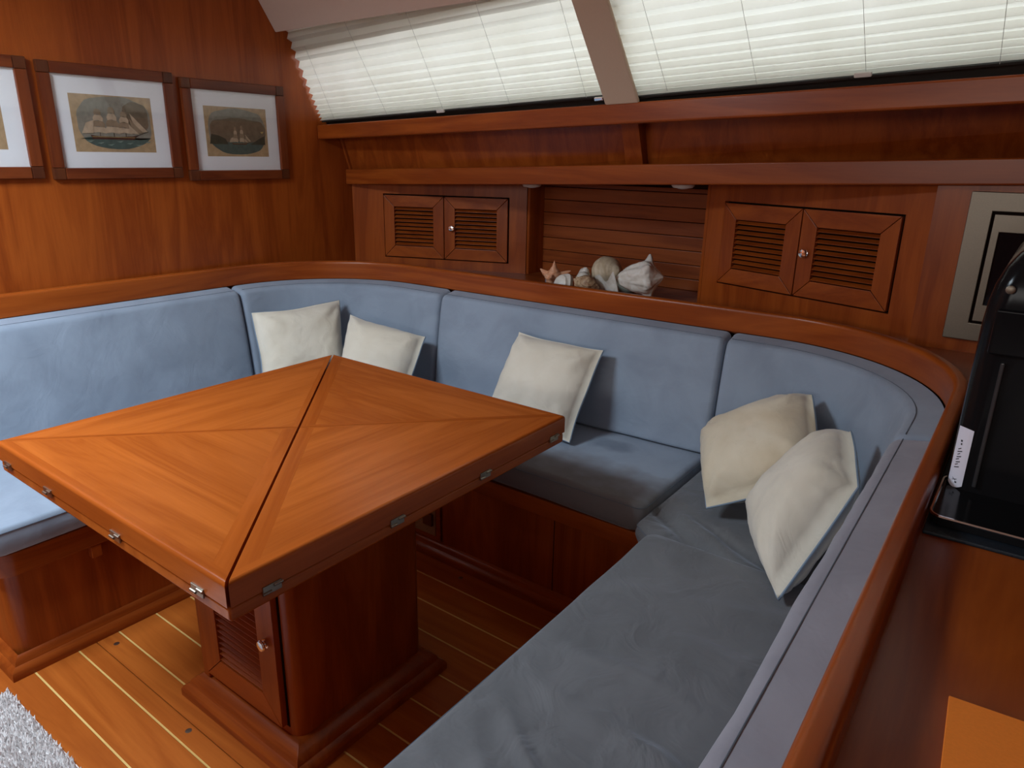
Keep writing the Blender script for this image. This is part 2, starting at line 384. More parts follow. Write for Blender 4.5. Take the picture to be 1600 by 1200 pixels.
# ------------------------------------------------------------------ setting: floor
ST = 0.1125; Y0 = 0.5285
fl = struct(box('floor', (-2.75, -2.6, -0.06), (1.2, 3.0, -0.022), 'shadow_gap'), 'teak plank cabin sole with pale inlaid strips')
pm = sm = None
y = Y0-10*ST
k = -10
while y < 1.75:
    if pm is None:
        po = box('plank', (-2.7, y+0.0025, -0.0215), (1.2, y+ST-0.0025, 0.0), 'floor_teak', fl, bevel=0.0008, seg=1); pm = po.data
        so = box('inlay_strip', (-2.7, y-0.0023, -0.0215), (1.2, y+0.0023, -0.0003), 'holly_strip', fl); sm = so.data
        po0, so0 = po.location.copy(), so.location.copy()
    elif k == 1:   # the plank over the sole hatch is split by a dark joint
        box('plank', (-2.7, y+0.0025, -0.0215), (1.2, y+0.0475, 0.0), 'floor_teak', fl, bevel=0.0008, seg=1)
        box('plank', (-2.7, y+0.0495, -0.0215), (1.2, y+ST-0.0025, 0.0), 'floor_teak', fl, bevel=0.0008, seg=1)
        o = bpy.data.objects.new('inlay_strip', sm); COL.objects.link(o); o.parent = fl; o.location = so0+V((0, y-(Y0-10*ST), 0))
    else:
        o = po.copy(); COL.objects.link(o); o.parent = fl; o.location = po0+V((0, y-(Y0-10*ST), 0))
        o = bpy.data.objects.new('inlay_strip', sm); COL.objects.link(o); o.parent = fl; o.location = so0+V((0, y-(Y0-10*ST), 0))
    y += ST; k += 1
for (x, yy) in ((-1.95, 0.722), (-1.388, 1.60), (-1.478, 0.672)):
    lathe('floor_latch', [(0.008, -0.001), (0.008, 0.0003), (0.006, 0.0005)], Fr((x, yy, 0), (1, 0, 0), (0, 1, 0), (0, 0, 1)), 'hinge_metal', fl, n=12)

# ------------------------------------------------------------------ setting: walls and ceiling
WX = -2.63
struct(box('wall_left', (WX-0.06, -2.6, -0.06), (WX, 3.0, 2.3), 'cherry_Z'), 'cherry wood bulkhead with vertical grain')
struct(box('wall_right', (1.2, -2.6, -0.06), (1.26, 3.0, 2.3), 'cherry_Z'), 'cherry wood bulkhead behind the galley')
wf = struct(box('wall_front', (-2.75, -2.66, -0.06), (1.26, -2.6, 2.3), 'cherry_Z'), 'opposite cabin side')
struct(box('wall_light_block', (-1.55, -0.78, 0.0), (1.2, -0.72, 1.10), 'cherry_Z'), 'added half-height cherry panel, out of view, blocking low light')  # unseen panel added behind the camera to block low window light
CZ = 2.0
FY = lambda x: 1.93-0.053*(x+2.639)          # lower edge of the headliner fascia
fx0, fx1 = WX, 1.2
up = V((0, -0.547, 0.837))
def fpt(x, h, back=0.0): return V((x, FY(x), 1.815))+up*h+V((0, 0.837, 0.547))*back
hh = (CZ-1.815)/0.837
cpts = lambda x: [fpt(x, 0), fpt(x, hh), fpt(x, hh, 0.03), fpt(x, 0.0, 0.03)]
a, b_ = cpts(fx0), cpts(fx1)
ceil = struct(hexa('ceiling', [(WX, -2.6, CZ), (HX-HS/2, -2.6, CZ), (HX-HS/2, 1.87, CZ), (WX, 1.87, CZ), (WX, -2.6, CZ+0.04), (HX-HS/2, -2.6, CZ+0.04), (HX-HS/2, 1.87, CZ+0.04), (WX, 1.87, CZ+0.04)], 'headliner'), 'cream padded headliner')
box('ceiling_panel', (HX+HS/2, -2.6, CZ), (1.2, 1.87, CZ+0.04), 'headliner', ceil)
box('ceiling_panel', (HX-HS/2, -2.6, CZ), (HX+HS/2, HY-HS/2, CZ+0.04), 'headliner', ceil)
box('ceiling_panel', (HX-HS/2, HY+HS/2, CZ), (HX+HS/2, 1.87, CZ+0.04), 'headliner', ceil)
hexa('ceiling_fascia', [a[0], b_[0], b_[1], a[1], a[3], b_[3], b_[2], a[2]], 'headliner', ceil, bevel=0.006)
for (x0, x1, y0, y1) in ((HX-HS/2-0.03, HX-HS/2, HY-HS/2-0.03, HY+HS/2+0.03), (HX+HS/2, HX+HS/2+0.03, HY-HS/2-0.03, HY+HS/2+0.03), (HX-HS/2, HX+HS/2, HY-HS/2-0.03, HY-HS/2), (HX-HS/2, HX+HS/2, HY+HS/2, HY+HS/2+0.03)):
    box('hatch_coaming', (x0, y0, CZ+0.0), (x1, y1, CZ+0.14), 'clip_white', ceil)
box('coachroof', (-2.8, -2.8, 2.16), (1.4, 1.75, 2.2), 'outer_hull', ceil)

# ------------------------------------------------------------------ setting: window side
WO = V((WX, 2.124, 1.493)); ws = V((2.52, -0.17, 0.078)).normalized(); wu = V((0, -0.423, 0.906)); wn = ws.cross(wu).normalized()
def W(a, b, c): return WO+ws*a+wu*b+wn*c
AM0, AM1, AE = 1.472, 1.592, 3.80
def wbox(name, a0, a1, b0, b1, c0, c1, mat, parent=None, bevel=0, **k):
    return hexa(name, [W(a0, b0, c0), W(a1, b0, c0), W(a1, b1, c0), W(a0, b1, c0), W(a0, b0, c1), W(a1, b0, c1), W(a1, b1, c1), W(a0, b1, c1)], mat, parent, bevel, **k)
BT = 0.46
def window(n, a0, a1, gt0, gt1, label):
    f = struct(wbox('window_%d' % n, a0, a1, -0.035, 0.012, -0.06, -0.028, 'dark_rubber'), label)
    # header above the glass (slightly skewed, as in the shell of the coachroof)
    hexa('window_header', [W(a0, gt0, -0.06), W(a1, gt1, -0.06), W(a1, BT, -0.06), W(a0, BT, -0.06), W(a0, gt0, -0.028), W(a1, gt1, -0.028), W(a1, BT, -0.028), W(a0, BT, -0.028)], 'outer_hull', f)
    wbox('window_jamb', a0, a0+0.02, 0.012, BT, -0.06, -0.028, 'outer_hull', f)
    wbox('window_jamb', a1-0.012, a1, 0.012, BT, -0.06, -0.028, 'outer_hull', f)
    hexa('pane', [W(a0, 0.0, -0.05), W(a1, 0.0, -0.05), W(a1, gt1+.02, -0.05), W(a0, gt0+.02, -0.05), W(a0, 0.0, -0.045), W(a1, 0.0, -0.045), W(a1, gt1+.02, -0.045), W(a0, gt0+.02, -0.045)], 'window_glass', f)
    return f
window(1, -0.02, 1.53, 0.262, 0.31, 'long cabin window behind the left blind')
window(2, 1.53, AE, 0.32, 0.36, 'long cabin window behind the right blind')
# mullion
mu = [W(AM0+0.004, -0.01, 0.025), W(AM1, -0.01, 0.025), W(AM1-0.09, BT, 0.025), W(AM0-0.086, BT, 0.025)]
struct(hexa('trim_1', [p-wn*0.014 for p in mu]+mu, 'headliner_rib', bevel=0.006, seg=3), 'beige window mullion between the two blinds')
# deck and outer hull close the shell
struct(hexa('wall_back', [(WX-0.06, 2.96, -0.06), (1.26, 2.96, -0.06), (1.26, 3.0, -0.06), (WX-0.06, 3.0, -0.06), (WX-0.06, 2.96, 1.55), (1.26, 2.96, 1.6), (1.26, 3.0, 1.6), (WX-0.06, 3.0, 1.55)], 'cherry_Z'), 'hull side behind the lockers')
wb = bpy.data.objects['wall_back']
build('side_deck', [W(-0.06, -0.015, -0.058), W(AE+.1, -0.015, -0.058), (1.26, 3.0, 1.60), (WX-0.06, 3.0, 1.50), W(-0.06, -0.030, -0.058), W(AE+.1, -0.030, -0.058), (1.26, 3.0, 1.58), (WX-0.06, 3.0, 1.48)], HEXF, 'outer_hull', bpy.data.objects['window_1'])

# blinds: pleated translucent cloth, bottom rail, cords, clip
def blind(a0, a1, lean0, lean1, top, npl, cords, clip, label, bb0, bb1):
    base = W((a0+a1)/2, 0, 0)
    t = thing('pleated_blind', base, label, 'blind', 'pleated window blinds')
    vs = []; fs = []; rows = []
    # pleat heights compress towards the bottom
    hs = [0.0]; h = 0.0105
    for i in range(npl): h = min(0.036, h*1.15); hs.append(hs[-1]+h)
    sc = (top)/hs[-1]; nx = 24
    for i, hb in enumerate(hs):
        for half in (0, 1):
            if half and i == len(hs)-1: break
            hh_ = hb if not half else (hb+hs[i+1])/2
            dep = 0.0085 if half else -0.0085
            rows.append((hh_*sc, dep))
    for (hb, dep) in rows:
        for j in range(nx+1):
            f = j/nx; ea = a0-lean0*(hb/top); eb = a1-lean1*(hb/top)
            a = ea+(eb-ea)*f; b = hb+(bb0+(bb1-bb0)*f)*(1-hb/top)
            b += 0.0012*noise.noise(V((a*9, hb*40, 1.7)))
            vs.append(W(a, b, dep-0.004))
    for i in range(len(rows)-1):
        for j in range(nx):
            q = i*(nx+1)+j; fs.append((q, q+1, q+nx+2, q+nx+1))
    build('fabric', vs, fs, 'pleated_fabric', t, smooth=False)
    hexa('bottom_rail', [W(a0+.01, bb0-.003, -.012), W(a1-.012, bb1-.003, -.012), W(a1-.012, bb1+.002, -.012), W(a0+.01, bb0+.002, -.012), W(a0+.01, bb0-.003, .004), W(a1-.012, bb1-.003, .004), W(a1-.012, bb1+.002, .004), W(a0+.01, bb0+.002, .004)], 'dark_rubber', t)
    for (c0, b0, c1, b1) in cords:
        # the visible runs of cord between the folds
        tube('cord', [W(c0+(c1-c0)*q, b0+(b1-b0)*q, 0.0045) for q in (0, .25, .5, .75, 1)], 0.0006, 'cord_grey', t, n=5)
    wbox('clip', clip-0.02, clip+0.02, -0.002+bb1*.4, 0.010+bb1*.4, 0.006, 0.014, 'clip_white', t, bevel=0.003)
    return t
blind(0.008, AM0+0.02, -0.004, 0.075, 0.395, 14, [(0.107, .30, .113, .012), (.395, .37, .455, .009), (.726, .37, .770, .009), (1.043, .37, 1.088, .012), (1.358, .37, 1.40, .012)], 0.76,
      'cream pleated blind on the window nearest the framed pictures', 0.0, 0.010)
blind(AM1-0.03, AE-0.02, 0.085, 0.0, 0.395, 14, [(1.61, .37, 1.678, .012), (1.88, .37, 1.938, .010), (2.17, .37, 2.203, .018), (2.455, .37, 2.47, .012), (2.8, .37, 2.8, .012), (3.2, .37, 3.2, .012)], 2.198,
      'cream pleated blind on the window right of the beige mullion', 0.0, 0.028)
o = tag(build('latch_pin', [W(1.437, 0.004, 0.012), W(1.468, 0.004, 0.012), W(1.468, 0.014, 0.012), W(1.437, 0.014, 0.012), W(1.437, 0.004, 0.02), W(1.468, 0.004, 0.02), W(1.468, 0.014, 0.02), W(1.437, 0.014, 0.02)], HEXF, 'chrome', bevel=0.002), 'small chrome latch pin at the lower corner of the window beside the mullion', 'latch')

# sill trim and shelf ledge
def lin(x, x0, v0, x1, v1): return v0+(v1-v0)*(x-x0)/(x1-x0)
def sillp(x, what):
    yf = lin(x, -2.63, 2.106, -0.11, 1.936)
    zb = lin(x, -2.63, 1.420, -0.11, 1.498); zt = zb+0.0585
    return yf, zb, zt
def beam(name, x0, x1, f, depth, mat, bevel, label):
    ya, za, ta = f(x0); yb, zb, tb = f(x1)
    return struct(hexa(name, [(x0, ya, za), (x1, yb, zb), (x1, yb+depth, zb), (x0, ya+depth, za), (x0, ya, ta), (x1, yb, tb), (x1, yb+depth, tb), (x0, ya+depth, ta)], mat, bevel=bevel, seg=3), label)
beam('trim_2', WX, 1.2, lambda x: sillp(x, 0), 0.035, 'cherry_X', 0.006, 'cherry wood window sill rail under the blinds')
# soffit behind the sill
s0, s1 = sillp(WX, 0), sillp(1.2, 0)
hexa('sill_soffit', [(WX, s0[0]+.033, s0[1]+.02), (1.2, s1[0]+.033, s1[1]+.02), (1.2, 2.35, s1[1]+.02), (WX, 2.35, s0[1]+.02), (WX, s0[0]+.033, s0[1]+.03), (1.2, s1[0]+.033, s1[1]+.03), (1.2, 2.35, s1[1]+.03), (WX, 2.35, s0[1]+.03)], 'cherry_X', bpy.data.objects['trim_2'])
def ledp(x):
    yf = lin(x, -2.63, 2.250, -0.1, 2.190); zb = lin(x, -2.63, 1.230, -0.1, 1.326)
    return yf, zb, zb+0.0655
beam('trim_3', WX, 1.2, ledp, 0.028, 'cherry_X', 0.005, 'cherry wood fiddle rail of the long shelf above the lockers')
l0, l1 = ledp(WX), ledp(1.2)
hexa('shelf_board', [(WX, l0[0]+.026, l0[1]+.004), (1.2, l1[0]+.026, l1[1]+.004), (1.2, 2.9, l1[1]+.004), (WX, 2.9, l0[1]+.004), (WX, l0[0]+.026, l0[1]+.022), (1.2, l1[0]+.026, l1[1]+.022), (1.2, 2.9, l1[1]+.022), (WX, 2.9, l0[1]+.022)], 'niche_board', bpy.data.objects['trim_3'])
# leaning back panel of the shelf recess
def rec(x): 
    return (2.235+0.012*(x+2.63), lin(x, -2.63, 1.44, -0.11, 1.518)), (2.30+0.02*(x+2.63), lin(x, -2.63, 1.25, -0.1, 1.346))
(r0t, r0b), (r1t, r1b) = rec(WX), rec(1.2)
wrec = hexa('wall_recess', [(WX, r0b[0], r0b[1]), (1.2, r1b[0], r1b[1]), (1.2, r1b[0]+.02, r1b[1]), (WX, r0b[0]+.02, r0b[1]), (WX, r0t[0], r0t[1]), (1.2, r1t[0], r1t[1]), (1.2, r1t[0]+.02, r1t[1]), (WX, r0t[0]+.02, r0t[1])], 'cherry_Z')
struct(wrec, 'leaning cherry panel at the back of the long shelf under the windows')
def rib(x0, x1, proud):
    (t0, b0), (t1, b1) = rec(x0), rec(x1)
    hexa('shelf_rib', [(x0, b0[0]-proud, b0[1]), (x1, b1[0]-proud, b1[1]), (x1, b1[0]+.005, b1[1]), (x0, b0[0]+.005, b0[1]), (x0, t0[0]-proud, t0[1]), (x1, t1[0]-proud, t1[1]), (x1, t1[0]+.005, t1[1]), (x0, t0[0]+.005, t0[1])], 'cherry_Z', wrec, bevel=0.003)
rib(-1.212, -1.148, 0.050); rib(WX, WX+0.012, 0.014)

# ------------------------------------------------------------------ coaming rail, shelf and counter
RB, RT = 0.857, 0.930
prof = [(-0.030, RB), (0.0, RB)]+[(0.0, RT-0.012)]+arc(-0.010, RT-0.010, 0.010, 0, 90, 4)[1:]+arc(-0.020, RT-0.010, 0.010, 90, 180, 4)+[(-0.030, RB)]
prof = prof[:-1]
sT = s_near((-0.10, 1.20))
struct(sweep('trim_4', 0.0, SL, prof, 'cherry_uv', step=0.035, wn=True), 'curved cherry wood coaming rail along the top of the settee backs')
poly = []
for i in range(90):
    s = SL*0.02+(s_near((-0.30, 2.08))-SL*0.02)*i/89
    p, nn = frame_s(s); poly.append((p.x-nn.x*0.028, p.y-nn.y*0.028))
poly = [(WX, poly[0][1])]+poly+[(-0.27, 2.13), (-0.27, 2.95), (WX, 2.95)]
prism('coaming_shelf', poly, 0.845, 0.868, 'niche_board', bpy.data.objects['trim_4'])
CTZ = 0.889
poly = []
sA, sB = s_near((-0.34, 2.07)), SL-0.001
for i in range(60):
    p, nn = frame_s(sA+(sB-sA)*i/59); poly.append((p.x-nn.x*0.027, p.y-nn.y*0.027))
poly = poly+[(0.62, -0.2), (0.62, 2.3), (-0.34, 2.3)]
ct = thing('galley_counter', (0.25, 0.9, 0), 'cherry wood galley counter behind the right settee back', 'counter')
prism('countertop', poly, CTZ-0.03, CTZ, 'cherry_Y', ct)
box('counter_base', (-0.060, -0.19, 0.0), (0.60, 2.2, CTZ-0.032), 'cherry_Z', ct)

# ------------------------------------------------------------------ locker face panels with louvred doors
def sof(x): return lin(x, -2.63, 1.230, -0.1, 1.326)+0.004
def mitred_door(fr, x0, x1, z0, z1, parent, nsl, fw_, knob, hz=0.0):
    """door in frame fr (x along the face, y out to the cabin, z up); frame of four mitred rails, louvre slats"""
    th = 0.016; g = 0.0009
    vs = []; fs = []; mi = []
    o4 = [(x0, z0), (x1, z0), (x1, z1), (x0, z1)]; i4 = [(x0+fw_, z0+fw_), (x1-fw_, z0+fw_), (x1-fw_, z1-fw_), (x0+fw_, z1-fw_)]
    for e in range(4):
        A, B, C_, D_ = o4[e], o4[(e+1) % 4], i4[(e+1) % 4], i4[e]
        t = V((B[0]-A[0], B[1]-A[1])).normalized()*g
        q = [(A[0]+t.x, A[1]+t.y), (B[0]-t.x, B[1]-t.y), (C_[0]-t.x, C_[1]-t.y), (D_[0]+t.x, D_[1]+t.y)]
        n0 = len(vs)
        vs += [fr.p(px, -th/2, pz) for px, pz in q]+[fr.p(px, th/2, pz) for px, pz in q]
        fs += [tuple(n0+i for i in f) for f in HEXF]; mi += [0 if e % 2 == 0 else 1]*6
    d = build('door', vs, fs, ['cherry_X', 'cherry_Z'], parent, mi=mi, bevel=0.0018, seg=2)
    zi0, zi1 = z0+fw_, z1-fw_; pit = (zi1-zi0)/nsl
    me = None
    for i in range(nsl):
        zc = zi0+pit*(i+0.5)
        if me is None:
            xa, xb = x0+fw_-.001, x1-fw_+.001
            c8 = [fr.p(px, py, pz) for (px, py, pz) in [(xa, .0040, zc-.36*pit), (xb, .0040, zc-.36*pit), (xb, -.0110, zc+.18*pit), (xa, -.0110, zc+.18*pit),
                  (xa, .0062, zc-.24*pit), (xb, .0062, zc-.24*pit), (xb, -.0100, zc+.32*pit), (xa, -.0100, zc+.32*pit)]]
            sl = hexa('slat', c8, 'cherry_X', d, bevel=0.0008, seg=1); me = sl.data; l0_ = sl.location.copy()
        else:
            o = sl.copy(); COL.objects.link(o); o.parent = d; o.location = l0_+V((0, 0, pit*i))
    if knob:
        kf = Fr(fr.p(knob[0], th/2, knob[1]), fr.ex, fr.ez, fr.ey)
        kn = lathe('knob', [(0.0115, -0.001), (0.0115, 0.002), (0.008, 0.004), (0.007, 0.006), (0.0125, 0.009), (0.0138, 0.012), (0.0118, 0.0155), (0.005, 0.017)], kf, 'chrome', d, n=18)
        kn['label'] = 'chrome push knob'
    return d
def face_panel(fr, w, zb, hole, parent, ztop, th=0.02, name='face_panel', mat='cherry_Z'):
    """panel 0..w with a rectangular hole (hx0,hx1,hz0,hz1)"""
    hx0, hx1, hz0, hz1 = hole
    vs, fs = [], []
    def q(x0, x1, za0, za1, zb0, zb1):
        n0 = len(vs)
        vs.extend([fr.p(x0, -th, za0), fr.p(x1, -th, zb0), fr.p(x1, 0, zb0), fr.p(x0, 0, za0), fr.p(x0, -th, za1), fr.p(x1, -th, zb1), fr.p(x1, 0, zb1), fr.p(x0, 0, za1)])
        fs.extend([tuple(n0+i for i in f) for f in HEXF])
    zt = lambda x: ztop(fr.p(x, 0, 0).x)
    q(0, hx0, zb, zt(0), zb, zt(hx0)); q(hx1, w, zb, zt(hx1), zb, zt(w)); q(hx0, hx1, zb, hz0, zb, hz0); q(hx0, hx1, hz1, zt(hx0), hz1, zt(hx1))
    return build(name, vs, fs, mat, parent, smooth=False)
SH = 0.868
def locker(p0, p1, x0, xm, x1, z0, z1, label, knob, nsl, fwid):
    p0, p1 = V((*p0, 0)), V((*p1, 0)); ex = (p1-p0).normalized(); w = (p1-p0).length
    ey = V((ex.y, -ex.x, 0))
    fr = Fr(p0, ex, ey, (0, 0, 1))
    t = thing('louvred_locker', ((p0+p1)/2)+V((0, 0, SH)), label, 'cabinet', 'louvred lockers on the hull side')
    face_panel(fr, w, SH, (x0-.004, x1+.004, z0-.004, z1+.004), t, sof)
    fr.box('cavity', (x0-.004, -0.035, z0-.004), (x1+.004, -0.0205, z1+.004), 'shadow_gap', t)
    mitred_door(fr, x0+.0015, xm-.0018, z0+.0015, z1-.0015, t, nsl, fwid, None)
    mitred_door(fr, xm+.0018, x1-.0015, z0+.0015, z1-.0015, t, nsl, fwid, knob)
    return fr, w, t
# left locker
lp0, lp1 = (-2.628, 2.283), (-1.855, 2.587)
dl = V((lp1[0]-lp0[0], lp1[1]-lp0[1])).length
frL, wL, tL = locker(lp0, lp1, 0.158, 0.450, 0.748, 0.912, 1.190, 'louvred two-door locker nearest the pictures, with chrome knob', (0.489, 1.052), 10, 0.050)
# right locker
rp0, rp1 = (-0.985, 2.464), (-0.270, 2.252)
frR, wR, tR = locker(rp0, rp1, 0.069, 0.365, 0.668, 0.961, 1.233, 'louvred two-door locker between the shell niche and the microwave', (0.390, 1.098), 10, 0.052)
# rounded post at the niche's left jamb and its inner cheeks
nb = thing('display_niche', (-1.42, 2.62, SH), 'open recessed shelf niche lined with horizontal cherry boards', 'shelf')
prism('cheek', [(-1.853, 2.589), (-1.848, 2.588), (-1.843, 2.592), (-1.841, 2.600), (-1.841, 2.70), (-1.853, 2.70)], SH, 1.258, 'cherry_Z', nb)
prism('cheek', [(-0.998, 2.470), (-0.9865, 2.466), (-0.9865, 2.70), (-0.998, 2.70)], SH, 1.290, 'cherry_Z', nb)
zb_ = [0.868, 0.9135, 0.9685, 1.0235, 1.078, 1.133, 1.188, 1.243, 1.298]
for i in range(8):
    zt_ = zb_[i+1] if i < 7 else 1.262
    box('board', (-1.853, 2.7005, zb_[i]+.0006), (-0.9865, 2.716, zt_-.0012), 'niche_board', nb, bevel=0.0028, seg=2)
box('board_backing', (-1.853, 2.7170, SH), (-0.9865, 2.722, 1.262), 'shadow_gap', nb)
# panel carrying the microwave
pn = struct(box('trim_5', (-0.272, 2.232, 0.870), (1.2, 2.25, 1.328), 'cherry_Z'), 'cherry wood panel around the built-in microwave')

# microwave
mw = thing('built_in_microwave', (0.11, 2.23, 0.925), 'built-in microwave with brushed steel frame and black glass', 'microwave')
MY = 2.2315
def ringf(name, x0, x1, z0, z1, bx, bz, y0, y1, mat, parent, bevel=0.003):
    vs, fs = [], []
    O4 = [(x0, z0), (x1, z0), (x1, z1), (x0, z1)]; I4 = [(x0+bx, z0+bz), (x1-bx, z0+bz), (x1-bx, z1-bz), (x0+bx, z1-bz)]
    for yy in (y0, y1):
        vs += [(x, yy, z) for x, z in O4]+[(x, yy, z) for x, z in I4]
    for i in range(4):
        j = (i+1) % 4
        fs += [(i, j, 4+j, 4+i), (8+i, 12+i, 12+j, 8+j), (i, 8+i, 8+j, j), (4+i, 4+j, 12+j, 12+i)]
    return build(name, vs, fs, mat, parent, bevel=bevel)
ringf('trim_frame', -0.192, 0.40, 0.925, 1.308, 0.054, 0.048, MY-0.016, MY, 'steel', mw)
box('door_gap', (-0.140, MY-0.006, 0.970), (0.35, MY-0.002, 1.262), 'shadow_gap', mw)
ringf('door_frame', -0.132, 0.342, 0.979, 1.254, 0.017, 0.044, MY-0.018, MY-0.006, 'steel', mw, 0.002)
box('door_glass', (-0.117, MY-0.0125, 1.021), (0.327, MY-0.0065, 1.212), 'black_glass', mw)

# ------------------------------------------------------------------ settee base
sb = thing('settee_bench', (-1.3, 1.9, 0), 'u-shaped built-in cherry wood settee base with skirting', 'settee')
SY0 = 0.476
def rrect_end(x0, x1, y0, r):   # footprint of the left bench with a rounded free corner
    pts = [(x0, y0)]
    for i in range(7):
        a_ = math.radians(-90+90*i/6); pts.append((x1-r+r*math.cos(a_), y0+r+r*math.sin(a_)))
    return pts
LF, BF, RF = -2.030, 1.662, -0.690      # bench front planes
prism('front_panel', rrect_end(-2.60, LF, SY0+.03, 0.045)+[(LF, 1.70), (-2.60, 1.70)], 0.0, 0.33, 'cherry_Z', sb)
prism('front_panel', [(LF-.05, BF), (RF+.05, BF), (RF+.05, 2.10), (LF-.05, 2.10)], 0.0, 0.33, 'cherry_Z', sb)
prism('front_panel', [(RF, 0.0), (-0.14, 0.0), (-0.14, 2.10), (RF, 2.10)], 0.0, 0.33, 'cherry_Z', sb)
# lips (fiddles) that hold the cushions
prism('lip', rrect_end(-2.60, LF+.030, SY0+.012, 0.055)+[(LF+.030, BF-.028), (-2.60, BF-.028)], 0.300, 0.368, 'cherry_Y', sb, bevel=0.004)
prism('lip', [(LF+.028, BF-.030), (RF-.028, BF-.030), (RF-.028, 2.1), (LF+.028, 2.1)], 0.322, 0.378, 'cherry_X', sb, bevel=0.004)
prism('lip', [(RF-.030, 0.0), (-0.14, 0.0), (-0.14, BF-.028), (RF-.030, BF-.028)], 0.322, 0.378, 'cherry_Y', sb, bevel=0.004)
# skirting mouldings
def skirt(pts, mat, miter=True):
    prof = [(0, 0), (0.030, 0), (0.030, 0.018), (0.026, 0.026), (0.016, 0.034), (0.013, 0.044), (0.008, 0.052), (0.0, 0.056)]
    vs, fs = [], []; n = len(pts); m = len(prof); P = [V(p) for p in pts]
    for i in range(n):
        a_ = (P[i]-P[i-1]).normalized() if i > 0 else (P[1]-P[0]).normalized(); b__ = (P[i+1]-P[i]).normalized() if i < n-1 else a_
        na, nb_ = V((a_.y, -a_.x)), V((b__.y, -b__.x)); mm = (na+nb_).normalized(); k_ = 1/max(0.3, mm.dot(na))
        for d, z in prof: vs.append((P[i].x+mm.x*d*k_, P[i].y+mm.y*d*k_, z))
    for i in range(n-1):
        for j in range(m):
            j2 = (j+1) % m; fs.append((i*m+j, i*m+j2, (i+1)*m+j2, (i+1)*m+j))
    fs += [tuple(range(m)), tuple(range((n-1)*m, n*m))]
    return build('skirting', vs, fs, mat, sb)
skirt([(-2.60, SY0+.03), (LF, SY0+.03), (LF, BF)], 'cherry_Y')
skirt([(LF+.0, BF), (RF, BF)], 'cherry_X')
skirt([(RF, BF), (RF, 0.0)], 'cherry_Y')
# locker door line and vent in the back bench
box('panel_joint', (-1.0595, BF-.0008, 0.056), (-1.0570, BF+.001, 0.322), 'shadow_gap', sb)
vf = box('vent_frame', (-1.70, BF-.010, 0.060), (-1.528, BF-.0005, 0.250), 'cherry_X', sb, bevel=0.003)
box('vent_grille', (-1.68, BF-.0125, 0.080), (-1.548, BF-.0095, 0.232), 'vent_mesh', vf)
box('vent_hinge', (-1.60, BF-.024, 0.118), (-1.556, BF-.0128, 0.165), 'frame_corner', vf, bevel=0.003)
box('cleat', (-2.028, 0.72, 0.262), (-2.002, 0.748, 0.300), 'cherry_Z', sb, bevel=0.003)

# ------------------------------------------------------------------ upholstery: backrests
def bprofile(zb):
    P = [(0.010, zb), (0.118, zb)]+arc(0.118, zb+0.012, 0.012, -80, 0, 3)
    for z in (0.50, 0.53, 0.56, 0.60, 0.64, 0.68, 0.72, 0.76, 0.795): P.append((0.132-0.052*(z-0.43)/0.40+0.006*math.sin((z-0.43)/0.40*math.pi), z))
    P += arc(0.056, 0.823, 0.024, 8, 88, 6)
    return P+[(0.03, 0.8515), (0.004, 0.8555), (0.004, 0.70)]
def backrest(s0, s1, label, zb, mat='blue_suede'):
    o = sweep('bolster_cushion', s0, s1, bprofile(zb), mat, step=0.03, round_end=0.022, wob=0.005, ang=1.2)
    tag(o, label, 'cushion', 'blue settee back cushions')
    pts = []
    n = int((s1-s0-0.03)/0.04)
    for i in range(n+1):
        s = s0+0.015+(s1-s0-0.03)*i/n; p, nn = frame_s(s); d = 0.058
        pts.append((p.x+nn.x*d, p.y+nn.y*d, 0.8472))
    tube('seam', pts, 0.0011, 'seam_thread', o, n=5)
    return o
q1, q2, q3, q4 = s_near((-2.58, 1.59)), s_near((-1.885, 2.13)), s_near((-0.752, 2.18)), s_near((-0.112, 1.56))
backrest(s_near((-2.6, 0.47)), q1-.002, 'blue suede back cushion along the bulkhead under the pictures', 0.459)
backrest(q1+.002, q2-.002, 'curved blue suede corner back cushion under the left locker', 0.469)
backrest(q2+.002, q3-.002, 'long blue suede back cushion below the shell niche', 0.477)
backrest(q3+.002, q4-.002, 'curved blue suede corner back cushion below the right locker', 0.470)
backrest(q4+.002, s_near((-0.085, 0.02)), 'long blue-grey suede back cushion beside the galley counter', 0.489, 'grey_suede')

